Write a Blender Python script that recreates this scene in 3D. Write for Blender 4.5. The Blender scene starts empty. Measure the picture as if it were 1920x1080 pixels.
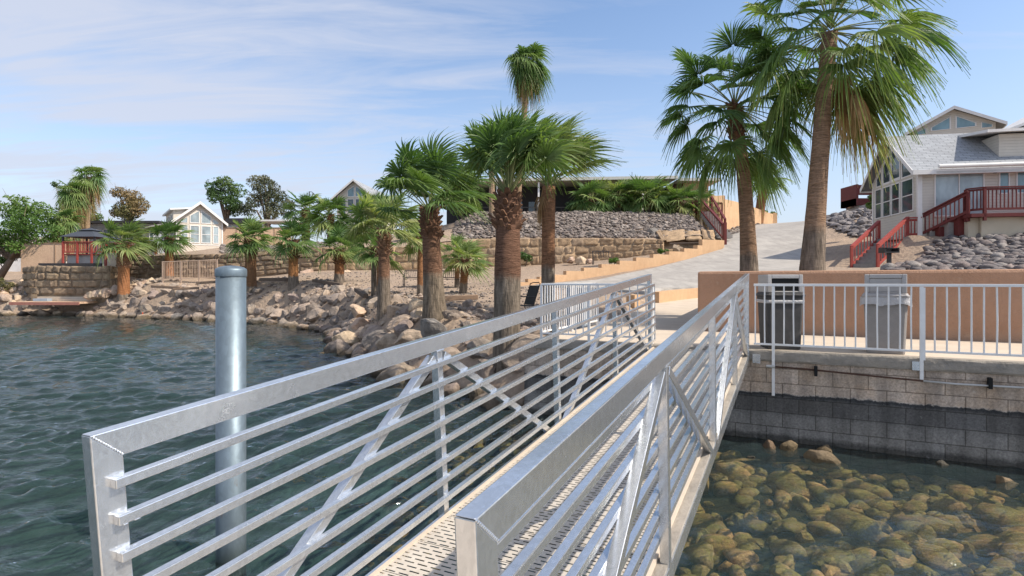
import bpy, math, random
import numpy as np
from mathutils import Vector, Matrix, noise
from math import radians, sin, cos, pi
R = random.Random(7)
S = bpy.context.scene
C = S.collection
# ------------------------------------------------------------------ camera
F, HOR, EYE = 1063.0, 527.0, 2.2
cam = bpy.data.cameras.new('camera'); co = bpy.data.objects.new('camera', cam); C.objects.link(co)
co.location = (0, 0, EYE); co.rotation_euler = (pi/2, 0, 0)
cam.sensor_width = 36; cam.lens = F/1920*36; cam.shift_y = -(540-HOR)/1920
cam.clip_start = .05; cam.clip_end = 3000
S.camera = co
# ------------------------------------------------------------------ light
AZ, SL = .462, .076
U = Vector((cos(AZ), -sin(AZ), 0)); N = Vector((sin(AZ), cos(AZ), 0))
sh = (U + N*.10).normalized(); SE = radians(47)
sunv = Vector((sh.x*cos(SE), sh.y*cos(SE), sin(SE)))
ld = bpy.data.lights.new('sun', 'SUN'); ld.energy = 3.7; ld.angle = radians(.6); ld.color = (1, .92, .80)
lo = bpy.data.objects.new('sun', ld); C.objects.link(lo); lo.rotation_euler = (-sunv).to_track_quat('-Z', 'Y').to_euler(); lo.location = (20, -10, 30)
W = bpy.data.worlds.new('World'); S.world = W; W.use_nodes = True
nt = W.node_tree; nt.nodes.clear()
def wn(t, **k):
    n = nt.nodes.new(t)
    for a, b in k.items(): setattr(n, a, b)
    return n
def lk(a, b): nt.links.new(a, b)
out = wn('ShaderNodeOutputWorld'); bg = wn('ShaderNodeBackground'); bg.inputs[1].default_value = .132
sky = wn('ShaderNodeTexSky', sky_type='NISHITA', sun_disc=False, sun_elevation=SE, sun_rotation=math.atan2(sh.x, sh.y), air_density=1.0, dust_density=1.2, ozone_density=2.6, altitude=0)
tc = wn('ShaderNodeTexCoord'); sp = wn('ShaderNodeSeparateXYZ'); lk(tc.outputs['Generated'], sp.inputs[0])
def mth(op, a, b=None, cl=False):
    n = wn('ShaderNodeMath', operation=op); n.use_clamp = cl
    for i, v in enumerate((a, b)):
        if v is None: continue
        if isinstance(v, (int, float)): n.inputs[i].default_value = v
        else: lk(v, n.inputs[i])
    return n.outputs[0]
zz = mth('ADD', mth('MAXIMUM', sp.outputs[2], 0.0), .16)
cx = mth('DIVIDE', sp.outputs[0], zz); cy = mth('DIVIDE', sp.outputs[1], zz)
cb = wn('ShaderNodeCombineXYZ'); lk(cx, cb.inputs[0]); lk(cy, cb.inputs[1])
mp = wn('ShaderNodeMapping'); mp.inputs['Rotation'].default_value = (0, 0, radians(28)); mp.inputs['Scale'].default_value = (.55, 1.25, 1); mp.inputs['Location'].default_value = (1.3, .4, 0); lk(cb.outputs[0], mp.inputs[0])
n1 = wn('ShaderNodeTexNoise'); n1.inputs['Scale'].default_value = .9; n1.inputs['Detail'].default_value = 9; n1.inputs['Roughness'].default_value = .52; n1.inputs['Distortion'].default_value = .5; lk(mp.outputs[0], n1.inputs[0])
bias = mth('MULTIPLY', sp.outputs[0], -.15)          # more cirrus toward the left of the view
mp2 = wn('ShaderNodeMapping'); mp2.inputs['Rotation'].default_value = (0, 0, radians(-14)); mp2.inputs['Scale'].default_value = (.8, 3.6, 1); mp2.inputs['Location'].default_value = (.3, 2.1, 0); lk(cb.outputs[0], mp2.inputs[0])
n2 = wn('ShaderNodeTexNoise'); n2.inputs['Scale'].default_value = 1.5; n2.inputs['Detail'].default_value = 10; n2.inputs['Roughness'].default_value = .6; n2.inputs['Distortion'].default_value = 1.1; lk(mp2.outputs[0], n2.inputs[0])
dens = mth('ADD', mth('ADD', mth('MULTIPLY', n1.outputs[0], .62), mth('MULTIPLY', n2.outputs[0], .42)), bias)
cr = wn('ShaderNodeValToRGB'); cr.color_ramp.elements[0].position = .44; cr.color_ramp.elements[0].color = (0, 0, 0, 1); cr.color_ramp.elements[1].position = .66; cr.color_ramp.elements[1].color = (1, 1, 1, 1); lk(dens, cr.inputs[0])
hz = mth('POWER', mth('SUBTRACT', 1.0, mth('MULTIPLY', mth('MAXIMUM', sp.outputs[2], 0.0), 2.0, True), True), 2.2)
cm = mth('MAXIMUM', mth('MULTIPLY', cr.outputs[0], .85), mth('MULTIPLY', hz, .95), True)
mx = wn('ShaderNodeMix', data_type='RGBA'); lk(cm, mx.inputs[0]); lk(sky.outputs[0], mx.inputs[6]); mx.inputs[7].default_value = (3.15, 3.35, 3.95, 1)
lk(mx.outputs[2], bg.inputs[0]); lk(bg.outputs[0], out.inputs[0])
S.view_settings.view_transform = 'Standard'; S.view_settings.look = 'None'; S.view_settings.exposure = .72; S.view_settings.gamma = 1
S.render.resolution_x = 1024; S.render.resolution_y = 576
try:
    S.render.engine = 'CYCLES'; S.cycles.transparent_max_bounces = 12; S.cycles.max_bounces = 6
except Exception: pass

def P(px, py, Y): return Vector(((px-960)/F*Y, Y, EYE-(py-HOR)/F*Y))
def XY(px, Y): return ((px-960)/F*Y, Y)

# ------------------------------------------------------------------ materials
MATS = {}
class NB:
    def __init__(s, name):
        s.m = bpy.data.materials.new(name); s.m.use_nodes = True; s.t = s.m.node_tree; s.b = s.t.nodes['Principled BSDF']; s.out = s.t.nodes['Material Output']
    def n(s, t, inp=None, **k):
        n = s.t.nodes.new(t)
        for a, b in k.items(): setattr(n, a, b)
        for a, b in (inp or {}).items(): s.set(n.inputs[a], b)
        return n
    def set(s, i, v):
        if isinstance(v, bpy.types.NodeSocket): s.t.links.new(v, i)
        else:
            if isinstance(v, tuple) and len(v) == 3 and i.type == 'RGBA': v = v+(1,)
            i.default_value = v
    def mix(s, f, a, b, bt='MIX'):
        m = s.n('ShaderNodeMix', data_type='RGBA', blend_type=bt); s.set(m.inputs[0], f); s.set(m.inputs[6], a); s.set(m.inputs[7], b); return m.outputs[2]
    def math(s, op, a, b=0.0, cl=False):
        m = s.n('ShaderNodeMath', operation=op); m.use_clamp = cl; s.set(m.inputs[0], a); s.set(m.inputs[1], b); return m.outputs[0]
    def ramp(s, f, els, interp='LINEAR'):
        r = s.n('ShaderNodeValToRGB'); r.color_ramp.interpolation = interp; e = r.color_ramp.elements
        while len(e) < len(els): e.new(.5)
        for x, (p, c) in zip(e, els): x.position = p; x.color = (c if isinstance(c, tuple) else (c, c, c))[:3]+(1,)
        s.set(r.inputs[0], f); return r.outputs[0]
    def pos(s, obj=True):
        return s.n('ShaderNodeTexCoord').outputs['Object'] if obj else s.n('ShaderNodeNewGeometry').outputs['Position']
    def noise(s, sc, det=5, ro=.6, vec=None, dist=0.0, stretch=None):
        v = vec if vec is not None else s.pos(False)
        if stretch: v = s.n('ShaderNodeMapping', {'Vector': v, 'Scale': stretch}).outputs[0]
        return s.n('ShaderNodeTexNoise', {'Vector': v, 'Scale': sc, 'Detail': det, 'Roughness': ro, 'Distortion': dist}).outputs[0]
    def vor(s, sc, vec=None, feature='F1', stretch=None, o='Distance', rnd=1.0):
        v = vec if vec is not None else s.pos(False)
        if stretch: v = s.n('ShaderNodeMapping', {'Vector': v, 'Scale': stretch}).outputs[0]
        return s.n('ShaderNodeTexVoronoi', {'Vector': v, 'Scale': sc, 'Randomness': rnd}, feature=feature).outputs[o]
    def xyz(s, v=None):
        n = s.n('ShaderNodeSeparateXYZ', {0: v if v is not None else s.pos(False)}); return n.outputs
    def bump(s, h, st=.5, d=.02, nrm=None):
        b = s.n('ShaderNodeBump', {'Height': h, 'Strength': st, 'Distance': d})
        if nrm is not None: s.set(b.inputs['Normal'], nrm)
        s.set(s.b.inputs['Normal'], b.outputs[0]); return b.outputs[0]
    def base(s, c, rough=.8, metal=0.0, spec=None):
        s.set(s.b.inputs['Base Color'], c); s.set(s.b.inputs['Roughness'], rough); s.set(s.b.inputs['Metallic'], metal)
        if spec is not None: s.set(s.b.inputs['Specular IOR Level'], spec)
def simple(name, c1, c2=None, rough=.8, metal=0.0, sc=3, bump=None, bsc=40, bd=.01, spec=.3, stretch=None):
    b = NB(name); c2 = c2 or tuple(x*.8 for x in c1)
    f = b.ramp(b.noise(sc, 7, .65, stretch=stretch), [(.3, 0.0), (.7, 1.0)])
    b.base(b.mix(f, c1, c2), rough, metal, spec)
    if bump: b.bump(b.noise(bsc, 4, .6), bump, bd)
    MATS[name] = b.m; return b.m

def m_galv():
    b = NB('galvanised')
    sp = b.ramp(b.vor(80, stretch=(1, 1, .6), o='Color'), [(.15, .84), (.85, 1.04)])
    cl = b.ramp(b.noise(5, 6, .7), [(.35, 0.0), (.75, 1.0)])
    c = b.mix(cl, (.74, .76, .78), (.62, .64, .66)); c = b.mix(.6, c, sp, 'MULTIPLY')
    st = b.ramp(b.noise(30, 3, .6, stretch=(1, 1, .12)), [(.35, .92), (.7, 1.0)])
    c = b.mix(.5, c, st, 'MULTIPLY')
    r = b.math('ADD', b.math('MULTIPLY', cl, .12), .19)
    b.base(c, r, .86); b.bump(b.noise(22, 3), .10, .006); MATS['galv'] = b.m
def m_pile():
    b = NB('pile_steel')
    v = b.vor(30, stretch=(1, 1, .6), o='Color'); sp = b.ramp(v, [(.1, .8), (.9, 1.0)])
    cl = b.ramp(b.noise(4, 7, .7, stretch=(1, 1, .35)), [(.35, 0.0), (.7, 1.0)])
    c = b.mix(cl, (.21, .265, .30), (.14, .18, .21)); c = b.mix(.7, c, sp, 'MULTIPLY')
    z = b.xyz()[2]; wet = b.ramp(z, [(.0, (.25, .27, .2)), (.02, (.5, .52, .45)), (.16, (1, 1, 1))])
    c = b.mix(1.0, c, wet, 'MULTIPLY')
    c = b.mix(b.ramp(b.noise(7, 6, .75, stretch=(1, 1, .08)), [(.56, 0.0), (.70, .75)]), c, (.40, .43, .44)); c = b.mix(b.ramp(b.noise(3, 6, .75, stretch=(1, 1, .3)), [(.62, 0.0), (.70, .7)]), c, (.16, .11, .08))
    b.base(c, .5, .6); b.bump(b.noise(18, 4), .15, .006); MATS['pile'] = b.m
def m_deck():
    b = NB('deck_grating')
    o = b.n('ShaderNodeUVMap').outputs[0]; x, y, z = b.xyz(o)      # uv in metres: x across, y along
    ry = b.math('FRACT', b.math('DIVIDE', y, .034)); row = b.math('FLOOR', b.math('DIVIDE', y, .034))
    off = b.math('MULTIPLY', b.math('MODULO', row, 2.0), .5)
    rx = b.math('FRACT', b.math('ADD', b.math('DIVIDE', x, .082), off))
    slot = b.math('MULTIPLY', b.math('LESS_THAN', b.math('ABSOLUTE', b.math('SUBTRACT', ry, .5)), .14), b.math('LESS_THAN', b.math('ABSOLUTE', b.math('SUBTRACT', rx, .5)), .36))
    seam = b.math('LESS_THAN', b.math('FRACT', b.math('DIVIDE', y, .306)), .016)
    slot = b.math('MAXIMUM', slot, seam)
    pc = b.n('ShaderNodeTexWhiteNoise', {'W': b.math('FLOOR', b.math('DIVIDE', y, .306))}, noise_dimensions='1D').outputs[0]
    c = b.mix(b.ramp(b.noise(7, 6, .7), [(.35, 0.0), (.7, 1.0)]), (.50, .45, .385), (.40, .355, .30))
    c = b.mix(b.math('MULTIPLY', pc, .3), c, (.40, .35, .29))
    b.base(c, .75); b.bump(b.noise(120, 2), .15, .003)
    tr = b.n('ShaderNodeBsdfTransparent'); ms = b.n('ShaderNodeMixShader', {0: slot, 1: b.b.outputs[0], 2: tr.outputs[0]})
    b.set(b.out.inputs[0], ms.outputs[0]); MATS['deck'] = b.m
def m_block():
    b = NB('seawall_block')
    o = b.n('ShaderNodeUVMap').outputs[0]
    warp = b.n('ShaderNodeMixRGB')
    br = b.n('ShaderNodeTexBrick', {'Vector': o, 'Scale': 1.0, 'Mortar Size': .006, 'Mortar Smooth': .3, 'Brick Width': .4, 'Row Height': .2, 'Color1': (1, 1, 1, 1), 'Color2': (.80, .78, .75, 1), 'Mortar': (.45, .43, .40, 1)})
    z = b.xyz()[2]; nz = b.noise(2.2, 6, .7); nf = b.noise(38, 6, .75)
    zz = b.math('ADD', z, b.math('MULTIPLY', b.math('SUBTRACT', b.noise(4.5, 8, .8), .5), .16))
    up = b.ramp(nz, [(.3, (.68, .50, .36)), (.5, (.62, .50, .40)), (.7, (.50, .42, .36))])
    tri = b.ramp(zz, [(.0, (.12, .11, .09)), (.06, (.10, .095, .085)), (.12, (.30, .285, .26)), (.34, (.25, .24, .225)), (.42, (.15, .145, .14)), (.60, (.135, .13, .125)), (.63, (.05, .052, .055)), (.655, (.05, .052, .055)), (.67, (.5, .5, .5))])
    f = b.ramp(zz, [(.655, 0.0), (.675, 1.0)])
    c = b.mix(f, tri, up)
    c = b.mix(1.0, c, br.outputs[0], 'MULTIPLY'); c = b.mix(.75, c, b.ramp(nf, [(.35, .45), (.62, 1.15)]), 'MULTIPLY')
    drip = b.ramp(b.noise(5, 4, .6, stretch=(1, 1, .12)), [(.4, .5), (.6, 1.0)]); c = b.mix(.7, c, drip, 'MULTIPLY'); c = b.mix(b.ramp(b.noise(9, 7, .8), [(.60, 0.0), (.72, .5)]), c, (.42, .41, .38))
    b.base(c, .92); h = b.math('ADD', b.math('MULTIPLY', br.outputs[1], -1.0), b.math('MULTIPLY', nf, .6)); b.bump(h, .7, .012); MATS['block'] = b.m
def m_stucco(name, c1, c2, grain=28):
    b = NB(name)
    f = b.ramp(b.noise(1.3, 7, .65), [(.35, 0.0), (.68, 1.0)])
    c = b.mix(f, c1, c2)
    st = b.ramp(b.noise(9, 5, .7, stretch=(1, 1, .35)), [(.35, .86), (.65, 1.0)]); c = b.mix(.7, c, st, 'MULTIPLY')
    if name == 'stucco':
        z = b.xyz()[2]; c = b.mix(b.math('MULTIPLY', b.ramp(b.math('ADD', z, b.math('MULTIPLY', b.noise(4, 5), .25)), [(1.40, 1.0), (1.56, 0.0)]) if False else b.ramp(b.math('SUBTRACT', b.math('ADD', z, b.math('MULTIPLY', b.noise(4, 5), .3)), 1.1), [(.25, 1.0), (.50, 0.0)]), .55), c, (.33, .25, .19))
        c = b.mix(b.ramp(b.noise(2.6, 8, .8), [(.60, 0.0), (.66, .35)]), c, (.50, .36, .26)); c = b.mix(b.ramp(b.noise(6, 5, .7, stretch=(1, 1, .1)), [(.58, 0.0), (.68, .4)]), c, (.30, .18, .12))
    b.base(c, .93, 0.0, .1)
    h = b.math('ADD', b.noise(grain, 5, .6, dist=.7), b.math('MULTIPLY', b.noise(4, 3), .5)); b.bump(h, .65, .03); MATS[name] = b.m
def m_ground():
    b = NB('sandy_ground'); z = b.xyz()[2]
    n1 = b.noise(.35, 7, .65); n2 = b.noise(6, 8, .7); n3 = b.noise(60, 3, .7)
    c = b.mix(b.ramp(n1, [(.38, 0.0), (.62, 1.0)]), (.47, .35, .25), (.36, .275, .205))
    c = b.mix(b.ramp(n2, [(.4, 0.0), (.7, .75)]), c, (.25, .19, .15))
    c = b.mix(.6, c, b.ramp(n3, [(.3, .6), (.7, 1.2)]), 'MULTIPLY')
    peb = b.ramp(b.vor(9, o='Distance'), [(.0, 1.25), (.35, .75)]); c = b.mix(.5, c, peb, 'MULTIPLY')
    x, y, _ = b.xyz()
    shallow = b.ramp(b.math('MULTIPLY', z, -1.0), [(.0, (.05, .042, .025)), (.35, (.035, .035, .018)), (.9, (.03, .055, .045)), (1.0, (.06, .115, .12))])  # bed tones by depth stand in for water light and shade between rocks
    shallow = b.mix(.8, shallow, b.ramp(b.noise(1.6, 5, .6), [(.35, .45), (.65, 1.25)]), 'MULTIPLY')
    c = b.mix(b.ramp(z, [(.0, 0.0), (.12, 1.0)]), shallow, c)
    b.base(c, .95, 0.0, .15); b.bump(b.math('ADD', b.math('MULTIPLY', n2, .8), b.math('MULTIPLY', b.vor(7), -.6)), .8, .06); MATS['ground'] = b.m
def m_road():
    b = NB('road_concrete')
    n1 = b.noise(.5, 6, .6); n2 = b.noise(3.0, 8, .75, stretch=(1.0, .16, 1)); n3 = b.noise(45, 4, .7)
    c = b.mix(b.ramp(n1, [(.35, 0.0), (.65, 1.0)]), (.43, .395, .35), (.355, .325, .29))
    c = b.mix(b.ramp(n2, [(.42, 0.0), (.62, .7)]), c, (.27, .25, .225))
    c = b.mix(.5, c, b.ramp(n3, [(.3, .75), (.7, 1.15)]), 'MULTIPLY')
    b.base(c, .9, 0.0, .2); b.bump(n3, .3, .01); MATS['road'] = b.m
def m_rock(name, cols, wet=True, bs=9, d=.05, tex=5):
    b = NB(name)
    oi = b.n('ShaderNodeObjectInfo').outputs['Random']; ri = b.n('ShaderNodeNewGeometry').outputs['Random Per Island']
    r = b.math('FRACT', b.math('ADD', oi, ri))
    k = len(cols)-1; c = b.ramp(r, [(i/k, cc) for i, cc in enumerate(cols)])
    o = b.pos(False)
    n1 = b.noise(tex, 8, .7, vec=o); c = b.mix(.85, c, b.ramp(n1, [(.3, .5), (.5, .95), (.72, 1.3)]), 'MULTIPLY')
    c = b.mix(.5, c, b.ramp(b.noise(tex*9, 5, .75, vec=o), [(.35, .55), (.6, 1.1)]), 'MULTIPLY')
    if wet:
        z = b.xyz()[2]; zn = b.math('ADD', z, b.math('MULTIPLY', b.math('SUBTRACT', b.noise(2.5, 3), .5), .25))
        c = b.mix(1.0, c, b.ramp(zn, [(.02, (.30, .29, .24)), (.14, (.42, .41, .37)), (.24, (.95, .95, .93)), (.4, (1, 1, 1))]), 'MULTIPLY')
    if name == 'bedrock':
        alg = b.math('MULTIPLY', b.ramp(b.noise(5, 6, .7), [(.40, 0.0), (.58, 1.0)]), .7)
        c = b.mix(alg, c, (.22, .21, .055)); c = b.mix(.8, c, b.ramp(b.noise(16, 6, .8, dist=1.2, stretch=(1, 2.2, 1)), [(.34, .35), (.52, .95), (.68, 1.5)]), 'MULTIPLY')
    b.base(c, .9, 0.0, .25); b.bump(b.math('ADD', n1, b.math('MULTIPLY', b.noise(bs*4, 5, .7, vec=o), .4)), .8, d); MATS[name] = b.m
def m_water():
    b = NB('lake_water'); b.t.nodes.remove(b.b)
    p = b.pos(False)
    m = b.n('ShaderNodeMapping', {'Vector': p, 'Rotation': (0, 0, radians(-25)), 'Scale': (1.0, 1.9, 1)}).outputs[0]
    w1 = b.noise(7.5, 2, .5, vec=m, dist=.5); w2 = b.noise(12, 2, .55, vec=m, dist=.4); w4 = b.noise(1.3, 2, .5, vec=m); w3 = b.noise(.22, 3, .6, vec=p)
    amp = b.ramp(w3, [(.3, .55), (.7, 1.0)])
    h = b.math('MULTIPLY', b.math('ADD', b.math('ADD', w1, b.math('MULTIPLY', w4, 1.2)), b.math('MULTIPLY', w2, .30)), amp)
    bp = b.n('ShaderNodeBump', {'Height': h, 'Strength': .9, 'Distance': .022}).outputs[0]
    fr = b.n('ShaderNodeFresnel', {'IOR': 1.333, 'Normal': bp}).outputs[0]
    gl = b.n('ShaderNodeBsdfGlossy', {'Color': (.95, .97, 1, 1), 'Roughness': .045, 'Normal': bp})
    tr = b.n('ShaderNodeBsdfTransparent', {'Color': (.93, .94, .90, 1)})
    df = b.n('ShaderNodeBsdfDiffuse', {'Color': (.075, .12, .125, 1), 'Normal': bp})
    body = b.n('ShaderNodeMixShader', {0: .17, 1: tr.outputs[0], 2: df.outputs[0]})
    ms = b.n('ShaderNodeMixShader', {0: fr, 1: body.outputs[0], 2: gl.outputs[0]})
    b.set(b.out.inputs[0], ms.outputs[0])
    va = b.n('ShaderNodeVolumeAbsorption', {'Color': (.60, .68, .58, 1), 'Density': .20}); b.set(b.out.inputs['Volume'], va.outputs[0])
    MATS['water'] = b.m
def m_trunk(name, zs, c_top, c_bot):
    # ringed reddish upper trunk, grey fissured foot below zs (object space)
    b = NB(name); o = b.pos(True); z = b.xyz(o)[2]
    ring = b.noise(6, 5, .6, vec=o, dist=1.0, stretch=(.9, .9, 7)); fis = b.noise(16, 4, .65, vec=o, stretch=(1, 1, .16))
    zn = b.math('ADD', z, b.math('MULTIPLY', b.math('SUBTRACT', b.noise(7, 6, .8, vec=o), .5), .45))
    f = b.ramp(b.math('DIVIDE', zn, zs*2), [(.47, 0.0), (.53, 1.0)])
    lo_ = b.mix(b.ramp(fis, [(.38, 0.0), (.62, 1.0)]), tuple(x*.48 for x in c_bot), c_bot)
    lo_ = b.mix(.5, lo_, b.ramp(ring, [(.35, .6), (.6, 1.1)]), 'MULTIPLY')
    up = b.mix(b.ramp(ring, [(.36, 0.0), (.6, 1.0)]), tuple(x*.5 for x in c_top), c_top)
    up = b.mix(.5, up, b.ramp(b.noise(2.2, 5, .7, vec=o), [(.3, .65), (.7, 1.2)]), 'MULTIPLY')
    b.base(b.mix(f, lo_, up), .95, 0.0, .1)
    b.bump(b.math('ADD', b.math('MULTIPLY', ring, f), b.math('MULTIPLY', fis, b.math('SUBTRACT', 1.0, f))), 1.0, .05); MATS[name] = b.m; return b.m
def m_leaf(name, cols, trans=.3, rough=.5):
    b = NB(name)
    a = b.n('ShaderNodeAttribute', attribute_name='tint').outputs['Fac']
    k = len(cols)-1; c = b.ramp(a, [(i/k, cc) for i, cc in enumerate(cols)])
    c = b.mix(.55, c, b.ramp(b.noise(3.5, 4, .6), [(.3, .6), (.7, 1.3)]), 'MULTIPLY')
    b.base(c, rough, 0.0, .35)
    t = b.n('ShaderNodeBsdfTranslucent', {'Color': b.mix(1.0, c, (1.25, 1.35, .6, 1), 'MULTIPLY')}); ms = b.n('ShaderNodeMixShader', {0: trans, 1: b.b.outputs[0], 2: t.outputs[0]})
    b.set(b.out.inputs[0], ms.outputs[0]); MATS[name] = b.m
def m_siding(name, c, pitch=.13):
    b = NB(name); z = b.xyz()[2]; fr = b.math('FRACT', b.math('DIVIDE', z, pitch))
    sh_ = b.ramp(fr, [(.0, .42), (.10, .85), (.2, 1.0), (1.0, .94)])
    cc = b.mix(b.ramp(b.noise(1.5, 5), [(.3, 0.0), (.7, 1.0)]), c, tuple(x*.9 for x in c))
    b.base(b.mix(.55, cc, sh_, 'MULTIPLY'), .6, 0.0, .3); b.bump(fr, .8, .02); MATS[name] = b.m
def m_shingle(name, c1, c2):
    b = NB(name); o = b.n('ShaderNodeUVMap').outputs[0]
    br = b.n('ShaderNodeTexBrick', {'Vector': o, 'Scale': 1.0, 'Mortar Size': .012, 'Brick Width': .42, 'Row Height': .15, 'Color1': c1+(1,), 'Color2': c2+(1,), 'Mortar': tuple(x*.55 for x in c2)+(1,)})
    c = b.mix(.6, br.outputs[0], b.ramp(b.noise(2, 7, .7), [(.3, .75), (.7, 1.15)]), 'MULTIPLY')
    b.base(c, .9); b.bump(b.math('ADD', br.outputs[1], b.noise(60, 2)), .3, .01); MATS[name] = b.m
def m_glass(name, c, rough=.04):
    b = NB(name); f = b.ramp(b.noise(1.2, 3, stretch=(1, 1, .5)), [(.35, .6), (.65, 1.2)])
    b.base(b.mix(1.0, c, f, 'MULTIPLY'), rough, 0.0, .8); MATS[name] = b.m

m_galv(); m_pile(); m_deck(); m_block(); m_ground(); m_road(); m_water()
m_stucco('stucco', (.42, .255, .17), (.36, .215, .14)); m_stucco('stucco_far', (.60, .40, .24), (.53, .34, .20), 20); m_stucco('stucco_tan', (.58, .40, .27), (.52, .35, .24), 20)
m_rock('boulder', [(.19, .16, .14), (.35, .275, .215), (.23, .19, .165), (.46, .355, .26), (.20, .18, .165), (.39, .30, .235), (.29, .225, .195), (.43, .34, .265)])
m_rock('boulder_warm', [(.48, .37, .26), (.55, .42, .29), (.50, .35, .26), (.40, .31, .24)])
m_rock('boulder_grey', [(.22, .20, .18), (.26, .235, .21)])
m_rock('cobble', [(.10, .09, .09), (.21, .18, .17), (.14, .125, .125), (.30, .27, .245), (.17, .14, .13), (.25, .20, .18)], False, 14, .02, 7)
m_rock('cobble_light', [(.10, .085, .075), (.23, .19, .165), (.15, .125, .11), (.35, .30, .26), (.19, .155, .135), (.27, .22, .19)], False, 14, .02, 7)
m_rock('cobble_dark', [(.15, .14, .145), (.21, .19, .19), (.27, .24, .225), (.17, .155, .155)], False, 14, .02, 7)
m_rock('bedrock', [(.22, .14, .055), (.50, .30, .13), (.17, .13, .05), (.58, .36, .17), (.33, .23, .09), (.24, .16, .07), (.42, .30, .17)], False, 8, .03, 4)
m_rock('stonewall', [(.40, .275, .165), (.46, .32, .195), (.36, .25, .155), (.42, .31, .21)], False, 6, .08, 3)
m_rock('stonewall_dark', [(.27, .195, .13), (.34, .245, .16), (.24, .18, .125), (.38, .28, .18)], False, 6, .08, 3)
m_leaf('palm_leaf', [(.065, .125, .035), (.10, .175, .05), (.15, .225, .065), (.21, .27, .09), (.32, .31, .13)], .36)
m_leaf('palm_leaf_pale', [(.12, .185, .06), (.17, .24, .08), (.23, .29, .10), (.30, .33, .14), (.38, .37, .19)], .38)
m_leaf('palm_dead', [(.22, .13, .06), (.30, .18, .085), (.40, .26, .13), (.26, .20, .08)], .15, .8)
m_leaf('tree_leaf', [(.05, .095, .03), (.08, .14, .04), (.13, .19, .06)], .25, .6)
m_leaf('tree_leaf_bright', [(.06, .12, .02), (.10, .18, .035), (.15, .22, .06)], .25, .6)
m_leaf('tree_leaf_dry', [(.09, .10, .035), (.18, .15, .065), (.26, .18, .09)], .2, .7)
m_leaf('tree_leaf_grey', [(.06, .075, .04), (.10, .11, .06), (.15, .15, .09)], .2, .7)
m_siding('siding', (.60, .56, .49)); m_siding('siding_pale', (.66, .59, .50), .16); m_siding('siding_grey', (.40, .42, .44), .16)
m_shingle('shingle', (.33, .345, .36), (.27, .28, .295)); m_shingle('shingle_tan', (.47, .45, .42), (.40, .38, .36))
m_glass('glass', (.06, .085, .095)); m_glass('glass_blue', (.16, .27, .31), .12); m_glass('glass_curtain', (.30, .36, .38), .15)
simple('white_paint', (.78, .77, .75), (.70, .68, .66), .42, sc=6, bump=.1, spec=.4)
simple('white_trim', (.72, .70, .67), (.64, .61, .58), .6, sc=3)
simple('red_wood', (.15, .028, .024), (.10, .02, .018), .6, sc=5, bump=.3, bsc=30)
simple('red_bright', (.34, .065, .05), (.25, .045, .035), .65, sc=5, bump=.3, bsc=30)
simple('red_faded', (.36, .16, .12), (.28, .12, .09), .8, sc=5)
simple('dark_metal', (.035, .035, .038), (.06, .055, .055), .5, .3, 9)
simple('black_mesh', (.02, .02, .022), (.03, .03, .03), .7)
simple('can_dark', (.085, .08, .078), (.05, .05, .05), .8, sc=12, bump=.3, bsc=60)
simple('can_light', (.30, .28, .265), (.25, .235, .225), .75, sc=10, bump=.3, bsc=60)
simple('can_hood', (.40, .38, .36), (.34, .32, .31), .6, sc=6)
simple('black', (.008, .008, .008), (.012, .012, .012), .8)
simple('liner', (.50, .49, .49), (.40, .39, .39), .3, sc=14, bump=.8, bsc=14, bd=.03)
simple('concrete', (.56, .47, .37), (.47, .39, .305), .9, sc=2.2, bump=.3, bsc=30)
simple('concrete_old', (.34, .30, .25), (.21, .19, .165), .95, sc=6, bump=.8, bsc=22, bd=.02)
simple('concrete_grey', (.42, .41, .39), (.34, .33, .31), .95, sc=3, bump=.3)
simple('render_beige', (.52, .45, .34), (.46, .40, .30), .9, sc=2, bump=.2)
simple('timber', (.30, .20, .13), (.18, .125, .09), .9, sc=5, bump=.6, bsc=25, stretch=(1, 1, 6))
simple('timber_dark', (.14, .10, .075), (.09, .07, .055), .9, sc=5, bump=.6)
simple('rust', (.10, .045, .025), (.05, .03, .025), .8, sc=12, bump=.4)
simple('pipe_grey', (.50, .49, .47), (.40, .39, .37), .6)
simple('boots', (.20, .105, .06), (.10, .055, .035), .95, sc=9, bump=.8, bsc=25)
simple('boots_light', (.42, .25, .16), (.16, .085, .05), .95, sc=12, bump=.8, bsc=25)
simple('bark', (.20, .14, .10), (.12, .09, .07), .95, sc=9, bump=.8)
simple('petiole', (.17, .21, .07), (.22, .22, .10), .6)
simple('canvas_dark', (.055, .065, .08), (.045, .05, .065), .85)
simple('fence_tan', (.42, .31, .23), (.36, .26, .20), .7)
simple('roof_metal', (.55, .53, .48), (.48, .46, .42), .6)
simple('fascia_brown', (.42, .27, .17), (.36, .23, .15), .8)
simple('porch_shade', (.03, .03, .032), (.045, .04, .04), .8)  # near-black colour standing in for shade under the porch roof
simple('awning', (.74, .72, .68), (.66, .64, .60), .6)
simple('float_red', (.75, .12, .06), None, .5)
simple('box_blue', (.30, .36, .42), (.24, .29, .35), .6)
simple('stair_tread', (.30, .28, .26), (.22, .205, .19), .9, sc=6)
T_NEAR = m_trunk('trunk_near', 1.0, (.36, .185, .095), (.25, .20, .155))

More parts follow.
